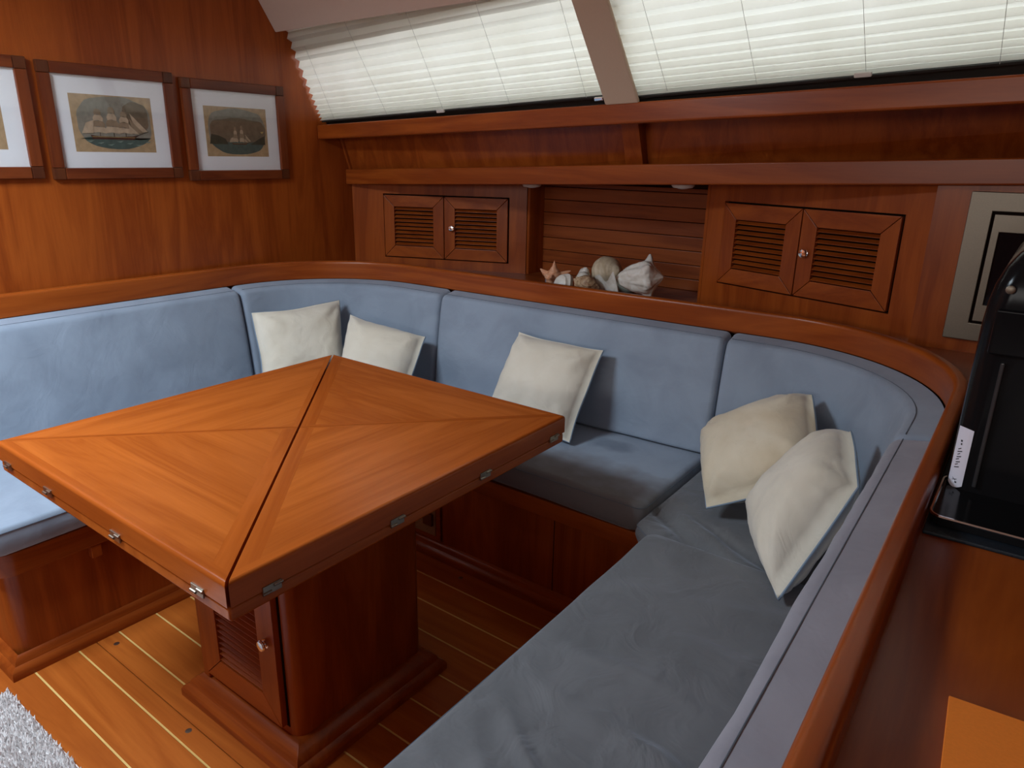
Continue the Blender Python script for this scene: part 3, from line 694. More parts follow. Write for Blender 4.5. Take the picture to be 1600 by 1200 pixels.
# seat cushions -------------------------------------------------------------
def seat(poly, z0, z1, label, bev=0.022, sag=0.006, seed=0.0, wr=0.004, fold=None, mat='blue_suede', nr=26):
    """soft cushion from a plan polygon: dense grid clipped to the polygon outline by an inset remap"""
    P = [V(p) for p in poly]; n = len(P)
    # rounded outline
    out = []
    for i in range(n):
        a_, b__, c__ = P[i-1], P[i], P[(i+1) % n]
        r = min(0.03, (a_-b__).length*.3, (c__-b__).length*.3)
        out += fillet(a_, b__, c__, r, 5)
    dense = []
    for i in range(len(out)):
        a_, b__ = out[i], out[(i+1) % len(out)]; m = max(1, int((b__-a_).length/0.025))
        dense += [a_.lerp(b__, j/m) for j in range(m)]
    cx = sum((p.x for p in P))/n; cy = sum((p.y for p in P))/n; c = V((cx, cy)); m = len(dense)
    vs, fs = [], []
    def ring(sh, z, f=None):
        for p in dense:
            dv = (p-c); q = p-dv.normalized()*sh if f is None else c+(p-dv.normalized()*bev-c)*f
            zz = z
            if f is not None or sh > bev*0.3:
                if z > (z0+z1)/2:
                    rr = 0 if f is None else 1-f
                    zz += sag*min(1, rr*2.0)+wr*noise.noise(V((q.x*6+seed, q.y*6, seed)))+wr*0.5*noise.noise(V((q.x*16+seed, q.y*9, seed+4)))
                    if fold: zz += fold(q.x, q.y)
            vs.append((q.x, q.y, zz))
    rows = 0
    for sh, z in ((bev, z0), (bev*.3, z0+bev*.3), (0, z0+bev)): ring(sh, z); rows += 1
    for t in (0.33, 0.66): ring(-0.003, z0+bev+(z1-z0-2*bev)*t); rows += 1
    for sh, z in ((0, z1-bev), (bev*.08, z1-bev*.6), (bev*.3, z1-bev*.29), (bev*.62, z1-bev*.07)): ring(sh, z); rows += 1
    fsq = [1-(i/float(nr)) for i in range(0, nr)]
    for f in fsq: ring(0, z1, f); rows += 1
    for i in range(rows-1):
        for j in range(m):
            j2 = (j+1) % m; fs.append((i*m+j, i*m+j2, (i+1)*m+j2, (i+1)*m+j))
    vs.append((cx, cy, z1+sag)); L_ = len(vs)-1
    fs += [((rows-1)*m+j, (rows-1)*m+(j+1) % m, L_) for j in range(m)]
    fs.append(tuple(range(m))[::-1])
    o = build('bench_cushion', vs, fs, mat, ang=1.3)
    tag(o, label, 'cushion', 'blue settee seat cushions')
    tube('seam', [(p.x, p.y, z1-bev*.62) for p in dense], 0.0011, 'seam_thread', o, n=5, closed=True)
    return o
seat([(-2.53, SY0-.005), (-1.985, SY0-.005), (-1.985, 1.585), (-2.53, 1.585)], 0.372, 0.452, 'bright blue suede seat cushion under the pictures bulkhead', seed=1.0)
seat([(-2.53, 1.592), (-1.985, 1.592), (-1.80, 1.64), (-1.80, 2.07), (-2.12, 2.05), (-2.35, 1.95), (-2.50, 1.72)], 0.380, 0.462, 'blue suede corner seat cushion hidden behind the table', seed=2.0)
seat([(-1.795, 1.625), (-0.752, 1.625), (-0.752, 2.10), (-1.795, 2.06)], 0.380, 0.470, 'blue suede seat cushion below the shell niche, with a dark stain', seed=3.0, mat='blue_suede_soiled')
def fold_c(x, y): return 1.4*( -0.014*math.exp(-((x*0.75+y-1.13)/0.035)**2)+0.006*math.exp(-((x*0.75+y-1.20)/0.03)**2)-0.008*math.exp(-((x*0.5+y-1.37)/0.02)**2))
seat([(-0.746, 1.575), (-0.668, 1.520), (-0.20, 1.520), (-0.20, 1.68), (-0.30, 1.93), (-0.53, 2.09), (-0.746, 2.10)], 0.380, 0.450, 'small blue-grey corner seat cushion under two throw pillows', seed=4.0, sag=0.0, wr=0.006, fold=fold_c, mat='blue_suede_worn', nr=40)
def fold_r(x, y):
    v = 0.0
    edge = max(0, min(1, (x+0.655)*14))*max(0, min(1, (-0.23-x)*14))*max(0, min(1, (1.48-y)*9))
    for (k_, c_, w_, a_) in ((0.55, 0.60, 0.020, 0.012), (0.35, 0.86, 0.024, 0.010), (0.75, 0.42, 0.018, 0.012), (-0.30, 1.10, 0.030, 0.007), (0.6, 0.50, 0.013, 0.008), (0.45, 0.73, 0.014, 0.008), (-0.55, 1.28, 0.025, 0.006), (0.9, 0.24, 0.02, 0.010), (0.2, 0.98, 0.015, 0.006)):
        q = y+k_*(x+0.45)+0.03*math.sin(x*11+c_*9)-c_
        v += a_*math.exp(-(q/w_)**2)*(0.45+0.55*noise.noise(V((x*5, c_*7, 2.0))))
    return 1.9*v*edge
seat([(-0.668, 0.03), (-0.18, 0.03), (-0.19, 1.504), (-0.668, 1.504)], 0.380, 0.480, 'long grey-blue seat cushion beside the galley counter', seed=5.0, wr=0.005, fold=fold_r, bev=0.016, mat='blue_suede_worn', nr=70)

# throw pillows ---------------------------------------------------------------
def pillow(TLc, TRc, BRc, BLc, label, mat='cream_linen', T=0.055, seed=0.0, draw=0.026):
    TLc, TRc, BRc, BLc = map(V, (TLc, TRc, BRc, BLc)); n = 30
    nrm = (TRc-BLc).cross(TLc-BRc).normalized()
    if nrm.dot(V((0, 0, CAM_Z))-TLc) < 0: nrm = -nrm
    def mid(u, v):
        # edges drawn in between the corners
        du = draw*(1-(2*v-1)**2); dv = draw*(1-(2*u-1)**2)
        uu = 0.5+(u-0.5)*(1-du*1.9*(1-0.3*math.cos(7*v+seed))); vv = 0.5+(v-0.5)*(1-dv*1.9*(1-0.3*math.cos(7*u+seed)))
        return (BLc*(1-uu)+BRc*uu)*(1-vv)+(TLc*(1-uu)+TRc*uu)*vv
    vs, fs = [], []
    def th(u, v):
        e = (1-abs(2*u-1)**3.2)*(1-abs(2*v-1)**3.2)
        return 1.25*T*max(0, e)**0.55
    for side in (1, -1):
        for i in range(n+1):
            for j in range(n+1):
                u, v = j/n, i/n; p = mid(u, v); t = th(u, v)
                wgt = 1 if 0 < i < n and 0 < j < n else 0
                # gathers running out from corners and seams
                g = 0.0
                for (cu, cv) in ((0, 0), (1, 0), (0, 1), (1, 1)):
                    du, dv = u-cu, v-cv; r = math.hypot(du, dv)
                    if r < 0.5: g += 0.006*math.sin(9*math.atan2(abs(dv), abs(du))+seed+cu*2+cv)*math.exp(-((r-0.2)/0.14)**2)
                g += 0.0050*noise.noise(V((u*4+seed, v*4, side)))+0.0026*noise.noise(V((u*14+seed, v*14, side*2)))
                edge = min(u, 1-u, v, 1-v)
                g += 0.0036*math.sin((u if min(v, 1-v) < min(u, 1-u) else v)*38+seed)*math.exp(-(edge/0.06)**2)
                vs.append(p+nrm*side*((t if side > 0 else t*0.6)+g*wgt*min(1, edge*14)))
    m = (n+1)*(n+1)
    for sidx in (0, 1):
        for i in range(n):
            for j in range(n):
                q = sidx*m+i*(n+1)+j
                f = (q, q+1, q+n+2, q+n+1); fs.append(f if sidx == 0 else f[::-1])
    # weld border: build side strips are degenerate, merge by distance
    o = build('throw_pillow', vs, fs, mat, ang=1.5)
    bm = bmesh.new(); bm.from_mesh(o.data); bmesh.ops.remove_doubles(bm, verts=bm.verts, dist=0.0002); bm.to_mesh(o.data); bm.free()
    tag(o, label, 'pillow', 'cream throw pillows with blue piping')
    bd = [mid(j/n, 0) for j in range(n)]+[mid(1, j/n) for j in range(n)]+[mid(1-j/n, 1) for j in range(n)]+[mid(0, 1-j/n) for j in range(n)]
    tube('piping', [p-nrm*0.003 for p in bd], 0.0032, 'piping_blue', o, n=6, closed=True)
    return o
pillow((-2.405, 1.560, .778), (-2.305, 1.905, .79), (-2.185, 1.835, .487), (-2.300, 1.510, .475), 'cream throw pillow leaning left in the far corner, beside the bulkhead cushion', seed=0.4, T=0.062)
pillow((-2.195, 1.865, .752), (-1.872, 1.955, .697), (-1.80, 1.76, .475), (-2.09, 1.68, .50), 'cream throw pillow right of another in the far corner, half hidden by the table', seed=1.4, T=0.062)
pillow((-1.455, 2.000, .775), (-1.118, 2.010, .765), (-1.125, 1.835, .492), (-1.475, 1.83, .495), 'single cream throw pillow against the long back cushion behind the table corner', seed=2.2, T=0.062)
pillow((-.735, 1.955, .585), (-.452, 2.005, .757), (-.345, 1.76, .620), (-.600, 1.69, .490), 'yellowed cream throw pillow tilted in the right corner, further of the pair', mat='cream_stained', seed=3.1, T=0.078, draw=-0.006)
pillow((-.47, 1.645, .525), (-.305, 1.80, .750), (-.235, 1.58, .705), (-.315, 1.375, .500), 'cream throw pillow slumped against the galley-side cushion, nearer of the pair', seed=4.5, T=0.082, draw=-0.012)

# ------------------------------------------------------------------ folding table
TX0, TX1, TY0, TY1 = -1.852, -0.930, 0.512, 1.492; TZ = 0.730
TCX, TCY = (TX0+TX1)/2, (TY0+TY1)/2
tb = thing('folding_saloon_table', (TCX, TCY, 0), 'cherry wood saloon table with four folded triangular leaves on a pedestal locker', 'table')
box('table_frame', (TX0+.002, TY0+.002, 0.655), (TX1-.002, TY1-.002, 0.682), 'table_Y', tb, bevel=0.006, seg=3)
cor = [V((TX0, TY0)), V((TX1, TY0)), V((TX1, TY1)), V((TX0, TY1))]; ctr = V((TCX, TCY))
def inset_tri(pts, ds):
    """offset each edge i (pts[i]->pts[i+1]) inwards by ds[i]"""
    n = len(pts); ln = []
    for i in range(n):
        a_, b__ = pts[i], pts[(i+1) % n]; t = (b__-a_).normalized(); nn = V((-t.y, t.x)); ln.append((a_+nn*ds[i], t))
    out = []
    for i in range(n):
        (p, t), (q, u) = ln[i-1], ln[i]
        den = t.x*u.y-t.y*u.x; k_ = ((q.x-p.x)*u.y-(q.y-p.y)*u.x)/den; out.append(p+t*k_)
    return out
leafmats = ['table_X', 'table_Y', 'table_X', 'table_Y']
gaps = {0: 0.0032, 1: 0.0016}     # diagonal D-B wide, A-C tight
for i in range(4):
    a_, b__ = cor[i], cor[(i+1) % 4]
    # edge order: outer, then b->ctr, then ctr->a ; corner index odd (1,3) lies on the D-B diagonal
    gb = 0.0028 if (i+1) % 4 in (1, 3) else 0.0009; ga = 0.0028 if i in (1, 3) else 0.0009
    tri = inset_tri([a_, b__, ctr], [0, gb, ga])
    EM = 0.022
    wb_, wa_ = [(0.034, 0.010), (0.010, 0.034), (0.034, 0.014), (0.009, 0.014)][i]
    core = inset_tri([a_, b__, ctr], [EM, gb+wb_+.0001, ga+wa_+.0001])
    leaf = prism('leaf', [(p.x, p.y) for p in core], 0.6835, TZ, leafmats[i], tb)
    # outer edge moulding with a rounded shoulder, mitred at both ends
    inn = inset_tri([a_, b__, ctr], [EM, gb, ga])
    prof_ = [(0, 0.6835), (0, TZ-0.009)]+[(0.008-0.008*math.cos(math.radians(90*k/5)), TZ-0.009+0.009*math.sin(math.radians(90*k/5))) for k in range(1, 6)]+[(EM, TZ), (EM, 0.6835)]
    vs, uv = [], []
    t = (b__-a_).normalized(); nn = V((-t.y, t.x))
    for (d, z) in prof_:
        e2_ = inset_tri([a_, b__, ctr], [d, gb, ga])
        for p in (e2_[0], e2_[1]): vs.append((p.x, p.y, z)); uv.append(((p-a_).dot(t), d+z))
    m = len(prof_); fs = [(2*j, 2*j+1, 2*((j+1) % m)+1, 2*((j+1) % m)) for j in range(m)]+[tuple(range(0, 2*m, 2)), tuple(range(1, 2*m, 2))]
    build('edge_moulding', vs, fs, 'table_uv', leaf, uv=uv, wn=True)
    # bands along the diagonals
    for e in (1, 2):
        P3 = [a_, b__, ctr]
        if e == 1: q = [inn[1], inset_tri(P3, [EM, gb, ga])[2], inset_tri(P3, [EM, gb+wb_, ga+wa_])[2], inset_tri(P3, [EM, gb+wb_, ga])[1]]
        else: q = [inset_tri(P3, [EM, gb, ga])[2], inn[0], inset_tri(P3, [EM, gb, ga+wa_])[0], inset_tri(P3, [EM, gb+wb_, ga+wa_])[2]]
        dirv = (q[1]-q[0]).normalized(); nrm_ = V((-dirv.y, dirv.x))
        vs = [(p.x, p.y, 0.6835) for p in q]+[(p.x, p.y, TZ) for p in q]
        uv = [((p-q[0]).dot(dirv), (p-q[0]).dot(nrm_)) for p in q]*2
        build('edge_band', vs, HEXF, 'table_uv', leaf, uv=uv)
def hinge(x, y, nx, ny):
    ex = V((-ny, nx, 0)); fr = Fr((x, y, 0.6825), ex, (nx, ny, 0), (0, 0, 1))
    h = fr.box('hinge', (-0.018, -0.001, -0.0085), (0.018, 0.0026, 0.0085), 'hinge_metal', tb, bevel=0.0008)
    for sx in (-0.011, 0.011):
        tube('hinge_pin', [fr.p(sx-0.0085, 0.0032, -0.0045 if sx < 0 else 0.0045), fr.p(sx+0.0085, 0.0032, -0.0045 if sx < 0 else 0.0045)], 0.0026, 'hinge_metal', h, n=8)
for x in (-1.80, -1.591, -1.298, -1.018): hinge(x, TY0, 0, -1)
for y in (0.592, 0.881, 1.158, 1.439): hinge(TX1, y, 1, 0)
# pedestal
PX0, PX1, PY0, PY1 = -1.556, -1.176, 0.780, 1.196
def rr(x0, x1, y0, y1, r, n=6):
    pts = []
    for (cx, cy, a0) in ((x1-r, y0+r, -90), (x1-r, y1-r, 0), (x0+r, y1-r, 90), (x0+r, y0+r, 180)):
        for i in range(n+1):
            a_ = math.radians(a0+90*i/n); pts.append((cx+r*math.cos(a_), cy+r*math.sin(a_)))
    return pts
# body in three prisms around the door recess -> one mesh
prism('pedestal_body', rr(PX0, PX1, PY0, PY1, 0.030), 0.05, 0.656, 'cherry_Z', tb, ang=0.9)
def plinth():
    lv = [(0.052, 0), (0.052, 0.020), (0.046, 0.030), (0.036, 0.036), (0.032, 0.046), (0.022, 0.056), (0.010, 0.064), (0.0, 0.068)]
    vs, fs = [], []
    for d, z in lv: vs += [(PX0-d, PY0-d, z), (PX1+d, PY0-d, z), (PX1+d, PY1+d-.012, z), (PX0-d, PY1+d-.012, z)]
    for i in range(len(lv)-1):
        for j in range(4): j2 = (j+1) % 4; fs.append((4*i+j, 4*i+j2, 4*i+4+j2, 4*i+4+j))
    fs += [(3, 2, 1, 0), tuple(range(len(vs)-4, len(vs)))]
    return build('plinth', vs, fs, 'cherry_X', tb, bevel=0.001, seg=1)
plinth()
fp = Fr((PX0, PY0, 0), (1, 0, 0), (0, -1, 0), (0, 0, 1))
fp.box('door_gap', (0.030, -0.002, 0.090), (0.350, 0.0012, 0.640), 'shadow_gap', tb)
fp.box('door_jamb', (0.002, 0.0, 0.069), (0.028, 0.012, 0.650), 'cherry_Z', tb, bevel=0.004)
fpd = Fr((PX0, PY0, 0), (1, 0, 0), (0, -1, 0), (0, 0, 1)); fpd.o = V((PX0, PY0-0.0095, 0))
pd = mitred_door(fpd, 0.034, 0.344, 0.094, 0.636, tb, 24, 0.066, (0.311, 0.315))

# ------------------------------------------------------------------ framed prints on the bulkhead
def flat(polys, name, parent, x):
    vs, fs, mi, mats = [], [], [], []
    for k_, (mat, pts) in enumerate(polys):
        n0 = len(vs); xx = x+0.00006*(k_+1)
        vs += [(xx, p[0], p[1]) for p in pts]; fs.append(tuple(range(n0, n0+len(pts))))
        if mat not in mats: mats.append(mat)
        mi.append(mats.index(mat))
    o = build(name, vs, fs, mats, parent, mi=mi, smooth=False)
    return o
def ell(cy, cz, a_, b__, n=36, p=2.6, jit=0.0):
    out = []
    for i in range(n):
        t = 2*math.pi*i/n; c_, s_ = math.cos(t), math.sin(t)
        r = 1+jit*noise.noise(V((c_*2.3+cy*9, s_*2.3, 1.3)))
        out.append((cy+a_*r*math.copysign(abs(c_)**(2/p), c_), cz+b__*r*math.copysign(abs(s_)**(2/p), s_)))
    return out
def half_sea(cy, cz, a_, b__, zc):
    pts = [(y_, min(z_, zc+0.004*math.sin(y_*60))) for y_, z_ in ell(cy, cz, a_, b__, jit=0.05)]
    return pts
def ship(polys, cy, wl, s, masts, yards, right=True):
    """full-rigged ship; cy centre, wl waterline, s length"""
    f = 1 if right else -1
    X = lambda u: cy+f*u*s
    polys.append(('print_hull', [(X(-.46), wl+.075*s), (X(-.30), wl+.055*s), (X(.1), wl+.048*s), (X(.40), wl+.07*s), (X(.52), wl+.10*s), (X(.43), wl+.03*s), (X(.40), wl-.005*s), (X(-.42), wl-.005*s)]))
    polys.append(('print_gold', [(X(-.43), wl+.045*s), (X(.42), wl+.045*s), (X(.42), wl+.038*s), (X(-.43), wl+.038*s)]))
    polys.append(('print_mast', [(X(.44), wl+.075*s), (X(.72), wl+.17*s), (X(.72), wl+.162*s), (X(.44), wl+.06*s)]))
    for mx_, mh in masts:
        polys.append(('print_mast', [(X(mx_)-.006*s, wl+.05*s), (X(mx_)+.006*s, wl+.05*s), (X(mx_)+.002*s, wl+mh*s), (X(mx_)-.002*s, wl+mh*s)]))
        z = 0.10; hgt = mh/yards*0.92
        for k_ in range(yards):
            w0 = 0.150*(1-0.19*k_); w1 = 0.150*(1-0.19*(k_+1))
            zb, zt = wl+(z+.012)*s, wl+(z+hgt*.86)*s
            polys.append(('print_sail' if k_ % 2 == 0 else 'print_sail_dark', [(X(mx_-w0), zb), (X(mx_-w0*.2), zb+.02*s), (X(mx_+w0*.86), zb-.006*s), (X(mx_+w1+.03), (zb+zt)/2), (X(mx_+w1*.9), zt), (X(mx_-w1), zt+.01*s), (X(mx_-w0-.012), (zb+zt)/2)]))
            z += hgt*.80
    for k_ in range(3):   # jibs
        polys.append(('print_sail' if k_ != 1 else 'print_sail_dark', [(X(.70-.09*k_), wl+(.165-.03*k_)*s), (X(.36-.02*k_), wl+(.52-.11*k_)*s), (X(.47-.07*k_), wl+.13*s)]))
    polys.append(('print_sail', [(X(-.62), wl+.10*s), (X(-.40), wl+.11*s), (X(-.36), wl+.36*s), (X(-.52), wl+.30*s)]))
def picture(yc, zc, art, label):
    w_, h_, fwid, dep = 0.437, 0.357, 0.036, 0.020
    t = thing('framed_print', (WX, yc, zc-h_/2), label, 'picture', 'framed ship prints on the bulkhead')
    x0, x1 = WX+0.0005, WX+dep; ya, yb, za, zb = yc-w_/2, yc+w_/2, zc-h_/2, zc+h_/2
    for (a_, b__, mat) in (((ya+fwid, za), (yb-fwid, za+fwid), 'frame_wood_y'), ((ya+fwid, zb-fwid), (yb-fwid, zb), 'frame_wood_y'), ((ya, za+fwid), (ya+fwid, zb-fwid), 'frame_wood'), ((yb-fwid, za+fwid), (yb, zb-fwid), 'frame_wood')):
        box('frame_rail', (x0, a_[0]+.0004, a_[1]+.0004), (x1, b__[0]-.0004, b__[1]-.0004), mat, t, bevel=0.003)
    for yy in (ya, yb-fwid):
        for zz in (za, zb-fwid): box('corner_block', (x0, yy, zz), (x1-.001, yy+fwid, zz+fwid), 'frame_corner', t, bevel=0.003)
    mb = box('mat_board', (x0, ya+fwid-.002, za+fwid-.002), (WX+.008, yb-fwid+.002, zb-fwid+.002), 'mat_board', t)
    pw, ph = 0.268, 0.180; pc = (yc-.002, zc-.002)
    polys = [('paper_tan', [(pc[0]-pw/2, pc[1]-ph/2), (pc[0]+pw/2, pc[1]-ph/2), (pc[0]+pw/2, pc[1]+ph/2), (pc[0]-pw/2, pc[1]+ph/2)])]
    art(polys, pc, pw, ph)
    flat(polys, 'print', mb, WX+.0081)
    box('glass', (WX+.0135, ya+fwid-.002, za+fwid-.002), (WX+.0150, yb-fwid+.002, zb-fwid+.002), 'clear_glass', t)
    return t
def art_big(P, c, w_, h_):
    P.append(('print_sky', ell(c[0]+.004, c[1]+.004, w_*.46, h_*.455, jit=0.07)))
    P.append(('print_sky_dark', ell(c[0]+w_*.27, c[1]+h_*.12, w_*.17, h_*.28, jit=0.1)))
    P.append(('print_sea', half_sea(c[0]+.004, c[1], w_*.455, h_*.44, c[1]-h_*.25)))
    for i in range(7): yy = c[0]-w_*.36+i*w_*.12; zz = c[1]-h_*(.31+.03*(i % 3)); P.append(('print_foam', [(yy, zz), (yy+w_*.09, zz+.003), (yy+w_*.05, zz-.003)]))
    ship(P, c[0]-.006, c[1]-h_*.27, w_*.62, [(-.27, .62), (0.0, .68), (.24, .58)], 4)
def art_small(P, c, w_, h_):
    P.append(('print_sky', ell(c[0]+.002, c[1]+.006, w_*.46, h_*.44, jit=0.08)))
    P.append(('print_sky_dark', ell(c[0]+w_*.02, c[1]+h_*.02, w_*.45, h_*.26, jit=0.12)))
    P.append(('print_sea', half_sea(c[0]+.002, c[1]-.002, w_*.455, h_*.44, c[1]-h_*.20)))
    P.append(('print_land', [(c[0]-w_*.45, c[1]-h_*.25), (c[0]-w_*.16, c[1]-h_*.25), (c[0]-w_*.2, c[1]-h_*.14), (c[0]-w_*.3, c[1]-h_*.08), (c[0]-w_*.42, c[1]-h_*.05)]))
    P.append(('print_land', [(c[0]+w_*.2, c[1]-h_*.25), (c[0]+w_*.45, c[1]-h_*.25), (c[0]+w_*.45, c[1]-h_*.06), (c[0]+w_*.36, c[1]-h_*.12)]))
    P.append(('print_gold', [(c[0]+w_*.38, c[1]+h_*.02), (c[0]+w_*.41, c[1]-h_*.02), (c[0]+w_*.44, c[1]+h_*.03)]))
    ship(P, c[0]+.006, c[1]-h_*.25, w_*.27, [(-.22, 1.05), (.16, 1.15)], 4)
def art_left(P, c, w_, h_):
    P.append(('print_sky', ell(c[0]+.002, c[1]+.004, w_*.46, h_*.45, jit=0.08)))
    P.append(('print_sea', half_sea(c[0]+.002, c[1], w_*.455, h_*.44, c[1]-h_*.12)))
    ship(P, c[0]-.02, c[1]-h_*.20, w_*.5, [(-.22, .62), (.16, .62)], 3)
picture(0.788, 1.454, art_left, 'framed ship print at the left edge, mostly cut off')
picture(1.2515, 1.450, art_big, 'framed print of a large three-masted ship under sail, middle of three')
picture(1.7165, 1.439, art_small, 'framed print of a small ship off a dark coast, nearest the window')

# ------------------------------------------------------------------ coffee machine, mat, card on the counter
tag(prism('counter_mat', [(-0.066, 1.048), (0.42, 1.062), (0.42, 1.80), (-0.078, 1.80)], CTZ, CTZ+0.006, 'navy_leather', bevel=0.002), 'dark navy leather mat under the black coffee machine', 'mat')
cm = thing('coffee_machine', (0.12, 1.4, CTZ+.006), 'glossy black coffee machine with white sticker and chrome-edged drip tray', 'coffee machine')
MZ = CTZ+0.0065
prism('drip_tray', rr(-0.064, 0.30, 1.075, 1.24, 0.018), MZ, MZ+0.012, 'black_plastic', cm)
tube('tray_rim', [(x, y, MZ+0.0125) for x, y in rr(-0.064, 0.30, 1.075, 1.24, 0.018)], 0.0024, 'chrome', cm, closed=True)
# body: plan is a rounded rectangle whose left side draws in towards the domed head
lev = [(0.0, 0.0), (0.05, 0.0), (0.12, 0.0), (0.20, 0.0), (0.265, 0.0), (0.295, 0.002), (0.32, 0.006), (0.345, 0.014), (0.365, 0.026), (0.38, 0.044), (0.388, 0.07)]
vs, fs = [], []
for h, i_ in lev:
    vs += [(x, y, MZ+h) for x, y in rr(-0.060+i_, 0.29-i_, 1.195+i_*.6, 1.60-i_*.3, 0.028, 8)]
m = len(vs)//len(lev)
for i in range(len(lev)-1):
    for j in range(m): j2 = (j+1) % m; fs.append((i*m+j, i*m+j2, (i+1)*m+j2, (i+1)*m+j))
fs += [tuple(range(m))[::-1], tuple(range(len(vs)-m, len(vs)))]
body = build('body', vs, fs, 'black_plastic', cm, ang=0.8)
box('rib', (-0.026, 1.190, MZ+.022), (-0.020, 1.1965, MZ+.215), 'black_rib', cm, bevel=0.002)
box('head_panel', (-0.045, 1.188, MZ+.225), (0.25, 1.1965, MZ+.29), 'black_plastic', cm, bevel=0.004)
lathe('indicator', [(0.006, 0), (0.006, 0.002), (0.004, 0.003)], Fr((-0.034, 1.1895, MZ+.318), (1, 0, 0), (0, 0, 1), (0, -1, 0)), 'steel', cm, n=14)
# sticker wrapped round the front left corner
vs, fs = [], []
cxr, cyr, R_ = -0.060+0.028, 1.195+0.028, 0.0284
lz = [(MZ+.012, MZ+.108)]
n = 8
arcp = [(cxr+R_*math.cos(math.radians(a_)), cyr+R_*math.sin(math.radians(a_))) for a_ in [205+(258-205)*i/n for i in range(n+1)]]
for i, (x, y) in enumerate(arcp):
    cut = 0.006*(1-math.sin(math.pi*(0.15+0.7*i/n))); vs += [(x, y, MZ+.012+cut*1.6), (x, y, MZ+.108-cut*.4)]
fs = [(2*i, 2*i+2, 2*i+3, 2*i+1) for i in range(n)]
lab = build('sticker', vs, fs, 'label_white', cm); lab['label'] = 'white sticker with lines of small print'
R2 = 0.0287
def onarc(a_): return (cxr+R2*math.cos(math.radians(a_)), cyr+R2*math.sin(math.radians(a_)))
pv, pf = [], []
def mark(a0, a1, z0, z1, sk=0.0):
    n0 = len(pv); A_, B_ = onarc(a0), onarc(a1)
    pv.extend([(A_[0], A_[1], z0), (B_[0], B_[1], z0+sk), (B_[0], B_[1], z1+sk), (A_[0], A_[1], z1)]); pf.append((n0, n0+1, n0+2, n0+3))
for i in range(8): mark(222+(i % 3), 238-(i % 2)*5, MZ+.042+i*.0042, MZ+.0436+i*.0042, .003)
mark(226, 232, MZ+.085, MZ+.088); mark(228, 233, MZ+.080, MZ+.083)
mark(224, 240, MZ+.0225, MZ+.0235, .003); mark(224, 236, MZ+.026, MZ+.027, -.003); mark(235, 241, MZ+.0195, MZ+.022)
build('small_print', pv, pf, 'label_ink', lab, smooth=False)
tag(hexa('orange_card', [(0.006, 0.706, CTZ), (0.206, 0.722, CTZ), (0.222, 0.472, CTZ), (0.020, 0.455, CTZ), (0.006, 0.706, CTZ+.003), (0.206, 0.722, CTZ+.003), (0.222, 0.472, CTZ+.003), (0.020, 0.455, CTZ+.003)], 'orange_card', bevel=0.0008), 'bright orange textured place mat on the galley counter', 'place mat')

# ------------------------------------------------------------------ downlights and socket
for (x, y, lab_) in ((-1.70, 2.40, 'small round white downlight under the shelf beside the left locker'), (-1.03, 2.33, 'small round white downlight under the shelf above the white conch')):
    zz = lin(x, -2.63, 1.230, -0.1, 1.326)+0.004
    t = thing('downlight', (x, y, zz), lab_, 'light', 'downlights above the shell niche')
    lathe('bezel', [(0.038, 0.0), (0.038, -0.010), (0.032, -0.016), (0.022, -0.0175)], Fr((x, y, zz), (1, 0, 0), (0, 1, 0), (0, 0, 1)), 'lamp_white', t, n=24)
    lathe('lens', [(0.019, -0.0176), (0.017, -0.019), (0.006, -0.0205)], Fr((x, y, zz), (1, 0, 0), (0, 1, 0), (0, 0, 1)), 'mat_board', t, n=20)
so_ = thing('power_socket', (-1.849, 2.64, 0.91), 'small dark power socket on the niche cheek beside the shells', 'socket')
box('plate', (-1.8498, 2.600, 0.905), (-1.845, 2.660, 0.945), 'socket_dark', so_, bevel=0.0015)
for y in (2.622, 2.642):
    ringp = [(-1.8448, y+0.006*math.cos(a_*math.pi/6), 0.925+0.009*math.sin(a_*math.pi/6)) for a_ in range(12)]
    tube('slot', ringp, 0.0010, 'socket_mark', so_, n=5, closed=True)

# ------------------------------------------------------------------ sea shells on the niche shelf
def revolve_shell(name, loc, axis, roll_, prof, mods, mat, label, n=40, group='sea shells on the niche shelf', squash=1.0):
    """knobbed spiral shell: profile (r, h) along axis, radial modulation mods(theta, t)"""
    ez = V(axis).normalized(); ref = V((0, 0, 1)) if abs(ez.z) < 0.9 else V((1, 0, 0))
    ex = ez.cross(ref).normalized(); ey = ez.cross(ex)
    vs, fs = [], []; m = len(prof)
    for i, (r, h) in enumerate(prof):
        t = i/(m-1)
        for k_ in range(n):
            th = 2*math.pi*k_/n+roll_; rr_, dh = mods(th, t, r)
            vs.append(ex*(rr_*math.cos(th))+ey*(rr_*math.sin(th)*squash)+ez*(h+dh))
    for i in range(m-1):
        for k_ in range(n):
            k2 = (k_+1) % n; fs.append((i*n+k_, i*n+k2, (i+1)*n+k2, (i+1)*n+k_))
    fs += [tuple(range(n))[::-1], tuple(range((m-1)*n, m*n))]
    zmin = min(v.z for v in vs)
    vs = [v+V(loc)-V((0, 0, zmin)) for v in vs]
    o = build(name, vs, fs, mat, ang=0.9)
    return tag(o, label, 'shell', group)
def interp(P, n):
    out = []
    for i in range(n):
        t = i/(n-1)*(len(P)-1); j = min(int(t), len(P)-2); f = t-j; f2 = f
        out.append((P[j][0]*(1-f2)+P[j+1][0]*f2, P[j][1]*(1-f2)+P[j+1][1]*f2))
    return out
def knobs(num, pos, width, amp, lift=0.0, whorl=0.0, flare=0.0):
    def f(th, t, r):
        g = math.exp(-((t-pos)/width)**2); c_ = max(0, math.cos(num*th/2))**6 if num else 0
        rr_ = r*(1+amp*g*c_)+whorl*r*math.sin(t*44-th); 
        if flare: rr_ += r*flare*max(0, math.cos(th-1.2))**4*math.exp(-((t-0.45)/0.28)**2)
        return rr_, lift*g*c_
    return f
